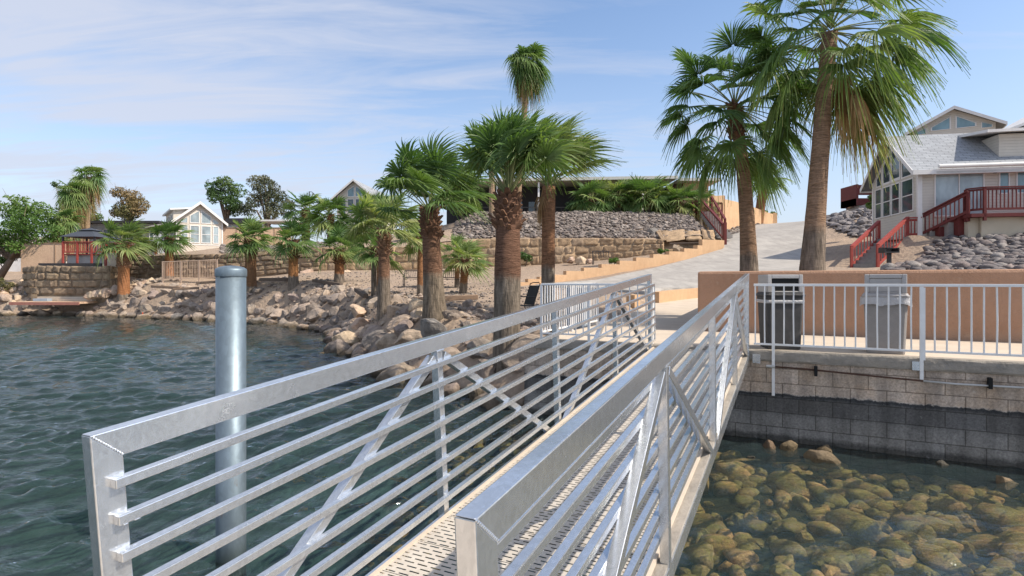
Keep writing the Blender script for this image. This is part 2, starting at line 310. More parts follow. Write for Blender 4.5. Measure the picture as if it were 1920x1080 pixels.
# ------------------------------------------------------------------ mesh builder
class MB:
    def __init__(s, M=None): s.v = []; s.f = []; s.M = M; s.uv = {}; s.t = []; s.tint = None
    def add(s, vs, fs, uvs=None):
        o = len(s.v)
        for p in vs:
            p = Vector(p)
            if s.M is not None: p = s.M @ p
            s.v.append(p)
        if s.tint is not None: s.t += [s.tint]*len(vs)
        for i, f in enumerate(fs):
            if uvs: s.uv[len(s.f)] = uvs[i]
            s.f.append(tuple(o+k for k in f))
        return s
    def box(s, c, d, ax=None):
        c = Vector(c); a, b, e = [x/2 for x in d]
        X, Y, Z = ax or (Vector((1, 0, 0)), Vector((0, 1, 0)), Vector((0, 0, 1)))
        vs = [c+X*a*i+Y*b*j+Z*e*k for k in (-1, 1) for j in (-1, 1) for i in (-1, 1)]
        return s.add(vs, [(0, 2, 3, 1), (4, 5, 7, 6), (0, 1, 5, 4), (2, 6, 7, 3), (0, 4, 6, 2), (1, 3, 7, 5)])
    def bb(s, x0, x1, y0, y1, z0, z1): return s.box(((x0+x1)/2, (y0+y1)/2, (z0+z1)/2), (abs(x1-x0), abs(y1-y0), abs(z1-z0)))
    def beam(s, a, b, w, h, up=Vector((0, 0, 1))):
        a = Vector(a); b = Vector(b); d = (b-a); L = d.length; d.normalize(); x = d.cross(up).normalized(); z = x.cross(d).normalized()
        return s.box((a+b)/2, (w, L, h), (x, d, z))
    def tube(s, a, b, r0, r1=None, n=10, cap=True):
        a = Vector(a); b = Vector(b); r1 = r0 if r1 is None else r1; d = (b-a).normalized(); t = Vector((1, 0, 0)) if abs(d.x) < .9 else Vector((0, 1, 0)); x = d.cross(t).normalized(); y = d.cross(x)
        vs = []
        for p, r in ((a, r0), (b, r1)):
            for i in range(n): th = 2*pi*i/n; vs.append(p+x*r*cos(th)+y*r*sin(th))
        fs = [(i, (i+1) % n, n+(i+1) % n, n+i) for i in range(n)]
        if cap: fs += [tuple(range(n))[::-1], tuple(range(n, 2*n))]
        return s.add(vs, fs)
    def path(s, pts, rs, n=8, cap=True):
        pts = [Vector(p) for p in pts]; vs = []; ref = Vector((0, 1, .01)).normalized()
        for i, p in enumerate(pts):
            d = (pts[min(i+1, len(pts)-1)]-pts[max(i-1, 0)]).normalized(); x = d.cross(ref)
            if x.length < .1: x = d.cross(Vector((1, 0, 0)))
            x.normalize(); y = d.cross(x); r = rs[i] if isinstance(rs, (list, tuple)) else rs
            for k in range(n): th = 2*pi*k/n; vs.append(p+x*r*cos(th)+y*r*sin(th))
        fs = [(i*n+k, i*n+(k+1) % n, (i+1)*n+(k+1) % n, (i+1)*n+k) for i in range(len(pts)-1) for k in range(n)]
        if cap: fs += [tuple(range(n))[::-1], tuple(range((len(pts)-1)*n, len(pts)*n))]
        return s.add(vs, fs)
    def prism(s, poly, z0, z1):      # poly in local xy
        n = len(poly); vs = [(x, y, z0) for x, y in poly]+[(x, y, z1) for x, y in poly]
        return s.add(vs, [tuple(range(n))[::-1], tuple(range(n, 2*n))]+[(i, (i+1) % n, n+(i+1) % n, n+i) for i in range(n)])
    def prism_y(s, poly, y0, y1):    # poly in local xz, extruded in y
        n = len(poly); vs = [(x, y0, z) for x, z in poly]+[(x, y1, z) for x, z in poly]
        return s.add(vs, [tuple(range(n)), tuple(range(n, 2*n))[::-1]]+[(i, n+i, n+(i+1) % n, (i+1) % n) for i in range(n)])
    def grid(s, f, nu, nv, uvf=None):
        vs = [f(i/(nu-1), j/(nv-1)) for j in range(nv) for i in range(nu)]
        return s.add(vs, [(j*nu+i, j*nu+i+1, (j+1)*nu+i+1, (j+1)*nu+i) for j in range(nv-1) for i in range(nu-1)])
WL = {}
def build(name, mb, mat, parent=None, loc=None, smooth=False, bevel=0, label=None):
    loc = WL[parent.name] if parent else Vector(loc if loc is not None else (0, 0, 0))
    me = bpy.data.meshes.new(name); me.from_pydata([tuple(p-loc) for p in mb.v], [], mb.f); me.validate()
    if mb.uv and len(me.polygons) == len(mb.f):
        ul = me.uv_layers.new(name='UVMap')
        for i, uv in mb.uv.items():
            for k, li in enumerate(me.polygons[i].loop_indices): ul.data[li].uv = uv[k]
    if mb.t and len(mb.t) == len(me.vertices):
        at = me.attributes.new('tint', 'FLOAT', 'POINT'); at.data.foreach_set('value', mb.t)
    me.materials.append(MATS[mat] if isinstance(mat, str) else mat)
    if smooth: me.polygons.foreach_set('use_smooth', [True]*len(me.polygons))
    o = bpy.data.objects.new(name, me); C.objects.link(o)
    if parent: o.parent = parent
    else: o.location = loc
    WL[o.name] = loc
    if bevel: m = o.modifiers.new('bevel', 'BEVEL'); m.width = bevel; m.segments = 2; m.limit_method = 'ANGLE'
    if label: o['label'] = label
    return o
def tag(o, label=None, cat=None, group=None, kind=None):
    if label: o['label'] = label
    if cat: o['category'] = cat
    if group: o['group'] = group
    if kind: o['kind'] = kind
    return o
def thing(name, loc, label, cat, group=None):
    o = bpy.data.objects.new(name, None); C.objects.link(o); o.location = loc; o.empty_display_size = .2; WL[o.name] = Vector(loc); return tag(o, label, cat, group)
def frame(o, xd, yd=None):
    x = Vector((xd[0], xd[1], 0)).normalized(); y = Vector((-x.y, x.x, 0)) if yd is None else Vector((yd[0], yd[1], 0)).normalized()
    M = Matrix.Identity(4)
    for i in range(3): M[i][0] = x[i]; M[i][1] = y[i]; M[i][2] = (0, 0, 1)[i]; M[i][3] = o[i]
    return M

# ------------------------------------------------------------------ terrain
Q = Vector((3.34, 7.93, 0))
def ST(s, t, z=0): p = Q+U*s+N*t; return Vector((p.x, p.y, z))
def st_of(x, y): dx = x-Q.x; dy = y-Q.y; return dx*U.x+dy*U.y, dx*N.x+dy*N.y
DECK = 1.25
def tps(pts, smooth=.02):
    A = np.array(pts, float); xy = A[:, :2]/20; z = A[:, 2]; n = len(A)
    d = np.sqrt(((xy[:, None]-xy[None])**2).sum(-1))
    K = d+np.eye(n)*0
    K = -d; K[range(n), range(n)] -= smooth*0
    Pm = np.c_[np.ones(n), xy]; M = np.zeros((n+3, n+3)); M[:n, :n] = K-np.eye(n)*smooth*.2; M[:n, n:] = Pm; M[n:, :n] = Pm.T
    w = np.linalg.lstsq(M, np.r_[z, 0, 0, 0], rcond=None)[0]
    def f(X, Y):
        X = np.asarray(X, float)/20; Y = np.asarray(Y, float)/20
        D = np.sqrt((X[..., None]-xy[:, 0])**2+(Y[..., None]-xy[:, 1])**2)
        return (-D) @ w[:n]+w[n]+X*w[n+1]+Y*w[n+2]
    return f
ctl = [(1597, 503, 24), (1646, 503, 23.2), (1680, 500, 21.5), (1668, 503, 22.3), (1620, 470, 26.5), (1590, 478, 27.5), (1000, 600, 15), (950, 625, 10.5), (1010, 630, 9.9), (880, 640, 11.2), (815, 588, 14), (770, 598, 15.5), (720, 568, 18), (670, 572, 19.5), (640, 558, 23), (637, 530, 30), (551, 530, 31), (470, 528, 32), (317, 524, 37), (233, 532, 36),
       (560, 556, 28.5), (420, 552, 31.5), (300, 552, 34), (250, 524, 39), (420, 524, 38.5), (600, 508, 37.5), (750, 507, 37), (900, 501, 37), (1000, 497, 37), (1150, 487, 36), (1250, 475, 35.5), (1340, 462, 35),
       (770, 537, 29), (845, 537, 29), (868, 550, 24), (790, 553, 24), (704, 545, 24), (960, 548, 22), (1025, 583, 16),
       (1120, 528, 28), (1170, 517, 29), (1223, 507, 30), (1287, 490, 32), (1357, 469, 34), (1365, 433, 58), (1450, 432, 60), (1540, 434, 60),
       (1305, 547, 20), (1236, 555, 18.5), (1340, 515, 24.5), (1430, 500, 26), (1560, 500, 23), (1570, 452, 32), (1610, 447, 32), (1650, 385, 38), (1600, 402, 40), (1900, 500, 17), (1700, 503, 17.5), (1920, 440, 24), (1780, 445, 24), (1700, 442, 25),
       (100, 500, 38), (20, 505, 38), (0, 560, 38), (80, 552, 37.5), (1400, 425, 48), (1370, 440, 46)]
pts = [tuple(P(*c)) for c in ctl]
pts += [(8, 11, 1.35), (12, 10, 1.6), (5, 13, 1.3), (9, 15, 1.5), (12, 15, 2.0), (3.3, 13.5, 1.25), (4.6, 16.3, 1.35), (20, 8, 2.2), (26, 16, 3.6), (28, 25, 4.8), (30, 40, 6.5), (33, 75, 6.5), (10, 80, 6.5), (22, 90, 5), (50, 60, 8), (60, 120, 8), (0, 120, 6), (-60, 120, 5), (-60, 60, 4), (-30, 60, 4.4), (0, 60, 5), (-70, 40, 2.2), (2, 45, 3.6), (30, 5, 2.0), (60, 20, 5)]
TA = tps(pts)
shore = [XY(-500, 38), XY(0, 36.5), XY(160, 36), XY(300, 33.2), XY(400, 31.2), XY(500, 29.4), XY(575, 26.5), XY(640, 23.5), XY(640, 19.5), XY(680, 15.6), XY(750, 13), XY(850, 11.3), XY(930, 10.2), XY(1005, 9.6), tuple(ST(-3.3, .3)[:2]), tuple(ST(-3.3, 0)[:2]), tuple(ST(14, 0)[:2])]
wpoly = np.array(shore+[(40, -60), (-120, -60), (-120, 45)])
def inpoly(X, Y, poly):
    X = np.asarray(X, float); Y = np.asarray(Y, float); r = np.zeros(X.shape, bool); n = len(poly)
    for i in range(n):
        x0, y0 = poly[i]; x1, y1 = poly[(i+1) % n]
        c = ((y0 > Y) != (y1 > Y)) & (X < (x1-x0)*(Y-y0)/((y1-y0) if y1 != y0 else 1e-9)+x0); r ^= c
    return r
def dline(X, Y, line):
    best = np.full(np.asarray(X, float).shape, 1e9)
    for (x0, y0), (x1, y1) in zip(line[:-1], line[1:]):
        dx, dy = x1-x0, y1-y0; t = np.clip(((X-x0)*dx+(Y-y0)*dy)/(dx*dx+dy*dy), 0, 1)
        best = np.minimum(best, np.hypot(X-x0-t*dx, Y-y0-t*dy))
    return best
def walk_z(t): return DECK+max(0, t-5.5)*.055
def HA(X, Y):
    X = np.asarray(X, float); Y = np.asarray(Y, float)
    z = TA(X, Y); d = dline(X, Y, shore); w = inpoly(X, Y, wpoly)
    s, t = (X-Q.x)*U.x+(Y-Q.y)*U.y, (X-Q.x)*N.x+(Y-Q.y)*N.y
    land = np.where(s < -3.1, np.minimum(z, .05+d*1.1), z)
    inl = (s > -3.45) & (t < 3.1) & (t > -.3)
    land = np.where(inl, np.minimum(land, np.where(t < .75, -.9, .95)), land)
    land = np.where((s > -1.5) & (t < .75), np.minimum(land, -.9), land)
    wk = (s > -3.75) & (s < -1.0) & (t > 2) & (t < 12.4)
    land = np.where(wk, np.minimum(land, DECK-.12+np.maximum(0, t-5.5)*.055), land)
    right = 1/(1+np.exp(-(s+1.2)*1.5))
    dep = right*(.26+.065*d)+(1-right)*np.minimum(.25+.42*d, 2.8)
    dep = np.where((1-right) > .5, dep, np.minimum(dep, 1.0))
    return np.where(w, -dep+.0, land)
def H(x, y): return float(HA(np.array([x]), np.array([y]))[0])
def axis(segs):
    o = [segs[0][0]]
    for a, b, st in segs:
        n = int(round((b-a)/st)); o += [a+(b-a)*(k+1)/n for k in range(n)]
    return np.array(o)
xs = axis([(-110, -45, 5), (-45, -12, .7), (-12, 22, .32), (22, 60, 1.2), (60, 120, 8)])
ys = axis([(-20, 2, 2), (2, 30, .32), (30, 62, .7), (62, 160, 5)])
GX, GY = np.meshgrid(xs, ys); GZ = HA(GX, GY)
g = MB(); g.v = [Vector((a, b, c+(noise.noise((a*1.3, b*1.3, 0))*.05))) for a, b, c in zip(GX.ravel(), GY.ravel(), GZ.ravel())]
nx = len(xs); g.f = [(j*nx+i, j*nx+i+1, (j+1)*nx+i+1, (j+1)*nx+i) for j in range(len(ys)-1) for i in range(nx-1)]
tag(build('ground', g, 'ground', smooth=True), kind='structure')
# far flat land to the horizon
g = MB(); g.add([(-2500, -60, -4), (2500, -60, -4), (2500, 2500, 2), (-2500, 2500, 2)], [(0, 1, 2, 3)]); tag(build('desert_plain', g, 'ground'), kind='structure')
# stone retaining wall line: (px, bottom py, top py, Y)
SW = [(244, 524, 480, 39.5), (330, 523, 477, 39), (420, 522, 475, 38.5), (520, 514, 470, 38), (600, 508, 463, 37.7), (750, 507, 462, 37.3), (900, 501, 447, 37.2), (1000, 497, 446, 37), (1080, 492, 446, 36.8), (1150, 487, 446, 36.5), (1245, 475, 448, 36)]
SWp = [(P(a, b, Y), P(a, c, Y)) for a, b, c, Y in SW]
def yw(x):
    xs_ = [p[0].x for p in SWp]+[14.5]; ys_ = [p[0].y for p in SWp]+[35.2]; return np.interp(x, xs_, ys_)
ptsB = [tuple(q+Vector((0, .3, -.03))) for _, q in SWp]
ptsB += [tuple(P(*c)) for c in [(1345, 432, 36.3), (900, 400, 42.5), (1000, 401, 42.5), (1100, 399, 42.5), (1200, 400, 42.5), (1290, 403, 42), (1310, 405, 41.5), (860, 420, 42), (800, 430, 44), (430, 462, 44), (540, 462, 44), (350, 472, 44), (300, 474, 44), (620, 455, 44), (700, 445, 46)]]
ptsB += [(-2, 50, 7.25), (6, 50, 7.25), (13, 50, 7.3), (-10, 60, 6.6), (-30, 60, 5.2), (-60, 45, 4), (-60, 80, 5), (0, 90, 7.5), (20, 90, 7.5), (-20, 90, 7), (16, 56, 7.3), (-45, 42, 4)]
TB = tps(ptsB, .05)
def xb(y): return np.interp(y, [35, 37, 42, 48, 60, 90], [13.0, 13.4, 14.4, 17.5, 21.5, 30])
def HB(X, Y):
    z = TB(X, Y); b = xb(Y); k = np.clip((X-(b-1.6))/2.4, 0, 1); k = k*k*(3-2*k); k = np.maximum(k, np.clip((-26.5-X)/2.5, 0, 1)); return z*(1-k)+(HA(X, Y)-.15)*k
xr = axis([(-75, -30, 2.5), (-30, 16, .5), (16, 34, .8)]); rr = axis([(0, 12, .45), (12, 60, 3)])
XX, RR = np.meshgrid(xr, rr); YY = np.array([yw(x) for x in xr])[None]+.28+RR; ZZ = HB(XX, YY)
g = MB(); g.v = [Vector(p) for p in zip(XX.ravel(), YY.ravel(), ZZ.ravel())]; nx = len(xr)
g.f = [(j*nx+i, j*nx+i+1, (j+1)*nx+i+1, (j+1)*nx+i) for j in range(len(rr)-1) for i in range(nx-1)]
tag(build('hillside', g, 'ground', smooth=True), kind='structure')
def HH(x, y):
    if y > yw(x)+.3 and x < xb(y)+.8: return max(H(x, y), float(HB(np.array([x]), np.array([y]))[0]))
    return H(x, y)
# road, lofted between its two edges
le = [XY(1000, 26.2), XY(1060, 27.2), XY(1120, 28), XY(1170, 29), XY(1223, 30.1), XY(1287, 32), XY(1357, 34), XY(1362, 40), XY(1364, 50), XY(1366, 60), XY(1380, 75)]
re = [XY(1236, 18.6), XY(1290, 19.6), XY(1400, 18), XY(1560, 16), XY(1560, 19), XY(1545, 24), XY(1538, 30), XY(1536, 38), XY(1540, 48), XY(1545, 60), XY(1545, 75)]
def lerp_line(L, t):
    t = t*(len(L)-1); i = min(int(t), len(L)-2); f = t-i; return L[i][0]*(1-f)+L[i+1][0]*f, L[i][1]*(1-f)+L[i+1][1]*f
g = MB(); NUr, NVr = 40, 110
A_ = [lerp_line(le, j/(NVr-1)) for j in range(NVr)]; B_ = [lerp_line(re, j/(NVr-1)) for j in range(NVr)]
px_ = np.array([[a[0]+(b[0]-a[0])*i/(NUr-1) for i in range(NUr)] for a, b in zip(A_, B_)]); py_ = np.array([[a[1]+(b[1]-a[1])*i/(NUr-1) for i in range(NUr)] for a, b in zip(A_, B_)])
pz_ = HA(px_, py_)+.10; pz_[:, -1] -= .5; pz_[0, :] -= .5
g.v = [Vector(p) for p in zip(px_.ravel(), py_.ravel(), pz_.ravel())]; g.f = [(j*NUr+i, j*NUr+i+1, (j+1)*NUr+i+1, (j+1)*NUr+i) for j in range(NVr-1) for i in range(NUr-1)]
tag(build('road', g, 'road', smooth=True), kind='structure')
# landing and walkway
g = MB()
g.add([ST(-3.3, 0.02, DECK), ST(14, .02, DECK), ST(14, 3.2, DECK), ST(-3.3, 3.2, DECK), ST(-3.3, .02, DECK-.1), ST(14, .02, DECK-.1), ST(14, 3.2, DECK-.1), ST(-3.3, 3.2, DECK-.1)], [(0, 1, 2, 3), (4, 7, 6, 5), (0, 4, 5, 1), (3, 2, 6, 7), (0, 3, 7, 4), (1, 5, 6, 2)])
tag(build('landing_pavement', g, 'concrete'), kind='structure')
g = MB(); g.grid(lambda a, b: ST(-3.6+2.6*a, 3.2+9.0*b, walk_z(3.2+9.0*b)+.0), 8, 40); tag(build('walkway', g, 'concrete'), kind='structure')
# water body
wx = axis([(-130, -45, 5), (-45, -13, .15), (-13, 7.5, .042), (7.5, 14, .2), (14, 45, 4)]); wy = axis([(-70, -2, 4), (-2, 1.5, .25), (1.5, 11, .042), (11, 18, .08), (18, 38, .18), (38, 46, 2)])
WX, WY = np.meshgrid(wx, wy); hw = np.zeros_like(WX); wr_ = np.random.RandomState(4)
sp_loc = np.maximum(np.gradient(wx)[None]+0*WX, np.gradient(wy)[:, None]+0*WY)
for k in range(90):
    lam = .15*(.95/.15)**(wr_.rand()**1.4); th = radians(-68)+wr_.randn()*.55; kk = 2*pi/lam
    amp = .0118*lam**.85*(.6+.8*wr_.rand())
    ph = kk*(WX*cos(th)+WY*sin(th))+wr_.rand()*6.283+1.3*np.sin(WX*.31+WY*.23+k)
    hw += amp*np.sin(ph)*np.clip(lam/(3.2*sp_loc)-.6, 0, 1)
gust = .62+.38*np.sin(WX*.21+1.3*np.sin(WY*.17)+.6)*np.sin(WY*.33+np.sin(WX*.13)); lee = 1/(1+np.exp(-((WX-Q.x)*U.x+(WY-Q.y)*U.y+1.2)*1.5))
hw = hw*gust*(1-.55*lee); hw = hw+.35*np.abs(hw)
g = MB(); nx = len(wx); me = bpy.data.meshes.new('water'); me.from_pydata(np.c_[WX.ravel(), WY.ravel(), hw.ravel()].tolist(), [], [(j*nx+i, j*nx+i+1, (j+1)*nx+i+1, (j+1)*nx+i) for j in range(len(wy)-1) for i in range(nx-1)])
me.materials.append(MATS['water']); me.polygons.foreach_set('use_smooth', [True]*len(me.polygons)); wo = bpy.data.objects.new('water', me); C.objects.link(wo); tag(wo, kind='structure')

# ------------------------------------------------------------------ gangway
D = Vector((sin(AZ)*cos(SL), cos(AZ)*cos(SL), sin(SL))); UP = U.cross(D).normalized()
O = Vector((-.118, 1.142, EYE-.471)); GW, GL = 1.30, 7.60
def GP(a, l, d): return O+U*a+D*l-UP*d    # across (0 = inner edge of right rail), along, down
gw = thing('gangway', GP(-GW/2, 0, 1.2), 'galvanised metal gangway with horizontal rails and a beige slotted deck', 'gangway')
for side in (0, 1):
    a0 = .0255 if side else -GW-.0255        # truss plane centre
    ar = (-.014) if side else (-GW+.014)     # inner rails
    def mitre(pts_): # polygon in (along, down), extruded across the tube width
        m = MB(); vs = [GP(a0-.0255, l, d) for l, d in pts_]+[GP(a0+.0255, l, d) for l, d in pts_]; k = len(pts_)
        m.add(vs, [tuple(range(k)), tuple(range(k, 2*k))[::-1]]+[(i, k+i, k+(i+1) % k, (i+1) % k) for i in range(k)]); return m
    build('handrail', mitre([(0, 0), (GL, 0), (GL-.09, .09), (.09, .09)]), 'galv', gw, bevel=.004)
    rw = random.Random(side+3)
    for l0, sg_ in ((0, 1), (GL, -1)):
        m = MB()
        for q in range(14): t_ = (q+.5)/14*.09; f_ = a0+.0255 if side else a0+.0255; m.box(GP(f_, l0+sg_*t_, t_)+U*.001, (.005, .008, .006), (U, D, UP))
        build('weld', m, 'galv', gw, bevel=.002)
    m = MB()
    for k in range(8):
        m = MB(); dd = .165+.119*k; m.beam(GP(ar, .045, dd), GP(ar, GL+.06, dd), .032, .032, UP); build('rail', m, 'galv', gw, bevel=.003)
        for ll in (.075, GL/4, GL/2, GL*.75):
            m = MB()
            for q in range(7): m.box(GP(ar+rw.uniform(-.012, .012)+(.014 if not side else -.014)*0, ll+rw.uniform(-.03, .03), dd+rw.choice((-1, 1))*.0165), (.010, .014, .005), (U, D, UP))
            build('weld', m, 'galv', gw, bevel=.002)
    for l in (0, 1):
        build('post', mitre([(0, .002), (.09, .092), (.09, 1.22), (0, 1.22)] if l == 0 else [(GL, .002), (GL, 1.22), (GL-.09, 1.22), (GL-.09, .092)]), 'galv', gw, bevel=.004)
    for l in (1, 2, 3):
        ll = GL*l/4; m = MB(); m.beam(GP(a0, ll, .09), GP(a0, ll, 1.22), .05, .05, D)
        if l != 2: m.beam(GP(a0+(-.03 if side == 0 else .0)*0, ll, .088), GP(a0, ll, .1), .062, .075, D)
        build('post', m, 'galv', gw, bevel=.003)
    for l in (1, 3):
        for e in (-1, 1):
            ll = GL*l/4; m = MB(); m.beam(GP(a0, ll+e*.05, .13), GP(a0, ll+e*(GL/4-.12), 1.19), .05, .05, U); build('brace', m, 'galv', gw, bevel=.003)
    m = MB(); m.beam(GP(a0, 0, 1.18), GP(a0, GL, 1.18), .048, .10, UP); build('bottom_beam', m, 'galv', gw)
    m = MB(); m.beam(GP(ar, GL+.07, .15), GP(ar, GL+.07, 1.02), .03, .012, D); build('end_bar', m, 'galv', gw)
    m = MB(); m.beam(GP(ar+(.01 if not side else -.01), 0, 1.115), GP(ar+(.01 if not side else -.01), GL, 1.115), .02, .05, UP); build('deck_edge', m, 'concrete', gw)
    if side == 1:
        m = MB()
        # outer deck flange seen beside the posts
        m.beam(GP(.004, .02, 1.128), GP(.004, GL-.02, 1.128), .07, .03, UP); build('deck_flange', m, 'concrete_old', gw)
m = MB(); A = -GW+.034; B = -.034
m.add([GP(A, 0, 1.10), GP(B, 0, 1.10), GP(B, GL+.1, 1.10), GP(A, GL+.1, 1.10)], [(0, 1, 2, 3)], [[(0, 0), (B-A, 0), (B-A, GL), (0, GL)]]); build('deck_panel', m, 'deck', gw)
m = MB()
for k in range(9): m.beam(GP(-GW-.02, .1+k*.925, 1.19), GP(.02, .1+k*.925, 1.19), .05, .06, UP)
build('cross_beams', m, 'dark_metal', gw)
# floating dock the gangway lands on (below and behind the viewer)
dk = thing('floating_dock', (-.6, 0, .0), 'low beige floating dock under the near foot of the gangway', 'dock')
m = MB(frame((-.6, -.6, 0), U)); m.bb(-2.2, 2.2, -3.2, 1.75, .28, .46); build('deck_panel', m, 'concrete', dk)
m = MB(frame((-.6, -.6, 0), U)); m.bb(-2.0, 2.0, -3.0, 1.6, -.25, .279); build('float', m, 'dark_metal', dk)
# piling
pl = thing('mooring_pile', (-2.23, 4.5, -1.5), 'round galvanised steel pile with a capped top standing in the water beside the gangway', 'piling')
m = MB(); m.tube((-2.23, 4.5, -2.2), (-2.23, 4.5, 2.255), .11, n=40); build('pipe', m, 'pile', pl, smooth=False)
pl.children[0].data.polygons.foreach_set('use_smooth', [len(p.vertices) == 4 for p in pl.children[0].data.polygons])
m = MB(); prof = [(.114, 2.235), (.1165, 2.245), (.1165, 2.285), (.112, 2.297), (.09, 2.31), (.05, 2.32), (.004, 2.323)]
vs = []; n = 40
for r, z in prof:
    for i in range(n): vs.append((-2.23+r*cos(2*pi*i/n), 4.5+r*sin(2*pi*i/n), z))
m.add(vs, [(j*n+i, j*n+(i+1) % n, (j+1)*n+(i+1) % n, (j+1)*n+i) for j in range(len(prof)-1) for i in range(n)]); build('cap', m, 'pile', pl, smooth=True)
m = MB(); m.beam((-2.215, 4.389, .9), (-2.215, 4.389, 1.75), .004, .004); build('seam', m, 'galv', pl)

# ------------------------------------------------------------------ seawall
sw = thing('seawall', ST(0, 0, 0), 'stained grey concrete block seawall under the landing', 'seawall')
m = MB(frame(ST(0, 0, 0), U))
def uvbox(m, x0, x1, y0, y1, z0, z1, u0=0, v0=0):
    fs = [(0, 1, 5, 4), (1, 2, 6, 5), (2, 3, 7, 6), (3, 0, 4, 7), (4, 5, 6, 7)]; vs = [(x0, y0, z0), (x1, y0, z0), (x1, y1, z0), (x0, y1, z0), (x0, y0, z1), (x1, y0, z1), (x1, y1, z1), (x0, y1, z1)]
    L = x1-x0; Wd = y1-y0; h = z1-z0
    m.add(vs, fs, [[(x0, z0), (x1, z0), (x1, z1), (x0, z1)], [(0, z0), (Wd, z0), (Wd, z1), (0, z1)], [(x0, z0), (x1, z0), (x1, z1), (x0, z1)], [(0, z0), (Wd, z0), (Wd, z1), (0, z1)], [(x0, y0), (x1, y0), (x1, y1), (x0, y1)]])
uvbox(m, -3.3, 14, 0, .25, -1.6, 1.09)
build('wall', m, 'block', sw)
m = MB()
nseg = 240
def capf(a, b):
    s = -3.31+17.31*a; r = noise.noise((s*3, b*4, 3))*.012+noise.noise((s*11, b*9, 1))*.006
    pr = [(0.0, 1.088), (-.022, 1.093), (-.028, 1.12), (-.026, 1.18), (-.022, 1.225), (-.008, 1.246), (.05, 1.252), (.11, 1.252)]
    i = round(b*7); t, z = pr[i]; return ST(s, t+(r if 0 < i < 6 else 0), z+(r*.6 if i < 3 else 0))
m.grid(capf, nseg, 8); build('cap', m, 'concrete_old', sw)
m = MB(frame(ST(-3.3, 0, 0), N)); uvbox(m, 0, 3.0, -.0, .2, -1.5, 1.09); build('return_wall', m, 'block', sw)
m = MB(frame(ST(.075, -.045, 0), U)); m.bb(-.05, .05, 0, .02, 1.06, 1.19); build('bracket', m, 'galv', sw)
m = MB(frame(ST(1.93, -.045, 0), U)); m.bb(-.07, .02, 0, .02, 1.09, 1.2); build('bracket', m, 'galv', sw)
pp = thing('water_pipe', ST(.25, -.08, 1.03), 'thin pipe strapped along the seawall face, rusty brown then grey to the right', 'pipe')
m = MB(); m.path([ST(.3, -.06, 1.03), ST(.7, -.06, 1.025), ST(1.3, -.06, .995), ST(1.97, -.06, .966)], .011); build('rusty_pipe', m, 'rust', pp, smooth=True, label='rusty brown left run of the pipe')
m = MB(); m.path([ST(1.97, -.06, .966), ST(2.3, -.06, .955), ST(3, -.06, .965), ST(5, -.06, .97)], .012); build('grey_pipe', m, 'pipe_grey', pp, smooth=True, label='pale grey right run of the pipe')
m = MB(); m.path([ST(.2, -.06, 1.033), ST(.31, -.06, 1.03)], .019, 12); build('end_fitting', m, 'pipe_grey', pp)
for s_, z_ in ((.80, 1.0), (2.62, .985)):
    m = MB(frame(ST(s_, -.04, 0), U)); m.bb(-.02, .02, -.05, .03, z_-.06, z_+.07); build('clamp', m, 'black', pp, bevel=.004)

# ------------------------------------------------------------------ white railings
def rail_run(root, a, b, z0, z1, sp, posts, post_low, first=.1, pr=.010):
    a = Vector(a); b = Vector(b); d = (b-a).normalized(); L = (b-a).length
    for z in (z1-.018, z0):
        m = MB(); m.beam(Vector((a.x, a.y, z)), Vector((b.x, b.y, z)), .034, .034 if z > z0 else .026); build('top_rail' if z > z0 else 'bottom_rail', m, 'white_paint', root, bevel=.003)
    for k, (t, lowz) in enumerate(zip(posts, post_low)):
        m = MB(); p = a+d*t; m.beam((p.x, p.y, lowz), (p.x, p.y, z1-.037), .038, .038, d); build('post', m, 'white_paint', root, bevel=.003)
    t = first
    while t < L-.03:
        if min(abs(t-q) for q in posts) > .045:
            p = a+d*t; bow = R.uniform(-.006, .006); m = MB(); m.path([(p.x, p.y, z0+.01), (p.x+bow, p.y, (z0+z1)/2), (p.x, p.y, z1-.03)], pr, 8, False); build('picket', m, 'white_paint', root, smooth=True)
        t += sp
r1 = thing('railing', ST(.05, -.03, DECK), 'white picket railing along the seawall edge in front of the bins, right of the gangway', 'railing')
rail_run(r1, ST(.04, -.03), ST(6.2, -.03), 1.33, 2.165, .1195, [.247, 1.917, 3.6, 5.3], [.63, .98, .98, .98], .02)
m = MB(); m.beam(ST(1.98, -.03, 1.22), ST(1.98, -.03, 2.12), .03, .03, U); build('post', m, 'white_paint', r1)
r2 = thing('railing', ST(-3.2, .05, DECK), 'white picket railing at the landing corner, left of the gangway end', 'railing')
rail_run(r2, ST(-3.2, .03), ST(-1.36, .03), 1.34, 2.165, .125, [.0, .82, 1.82], [1.0, 1.1, 1.25], .1)
rail_run(r2, ST(-3.2, .07), ST(-3.2, 3.0), 1.36, 2.165, .11, [1.4, 2.9], [1.25, 1.25], .1)
bx = thing('utility_box', ST(-3.5, 2.6, DECK-.1), 'blue grey utility cabinet with ribbed doors behind the white landing railing', 'cabinet')
m = MB(frame(ST(-3.5, 2.6, DECK-.1), U)); m.bb(-.2, .2, -.15, .15, -.2, .92); build('body', m, 'box_blue', bx, bevel=.01)
m = MB(frame(ST(-3.5, 2.6, DECK-.1), U))
for k in range(4): m.bb(-.17+k*.095, -.12+k*.095, -.165, -.151, .08, .8)
build('ribs', m, 'box_blue', bx)

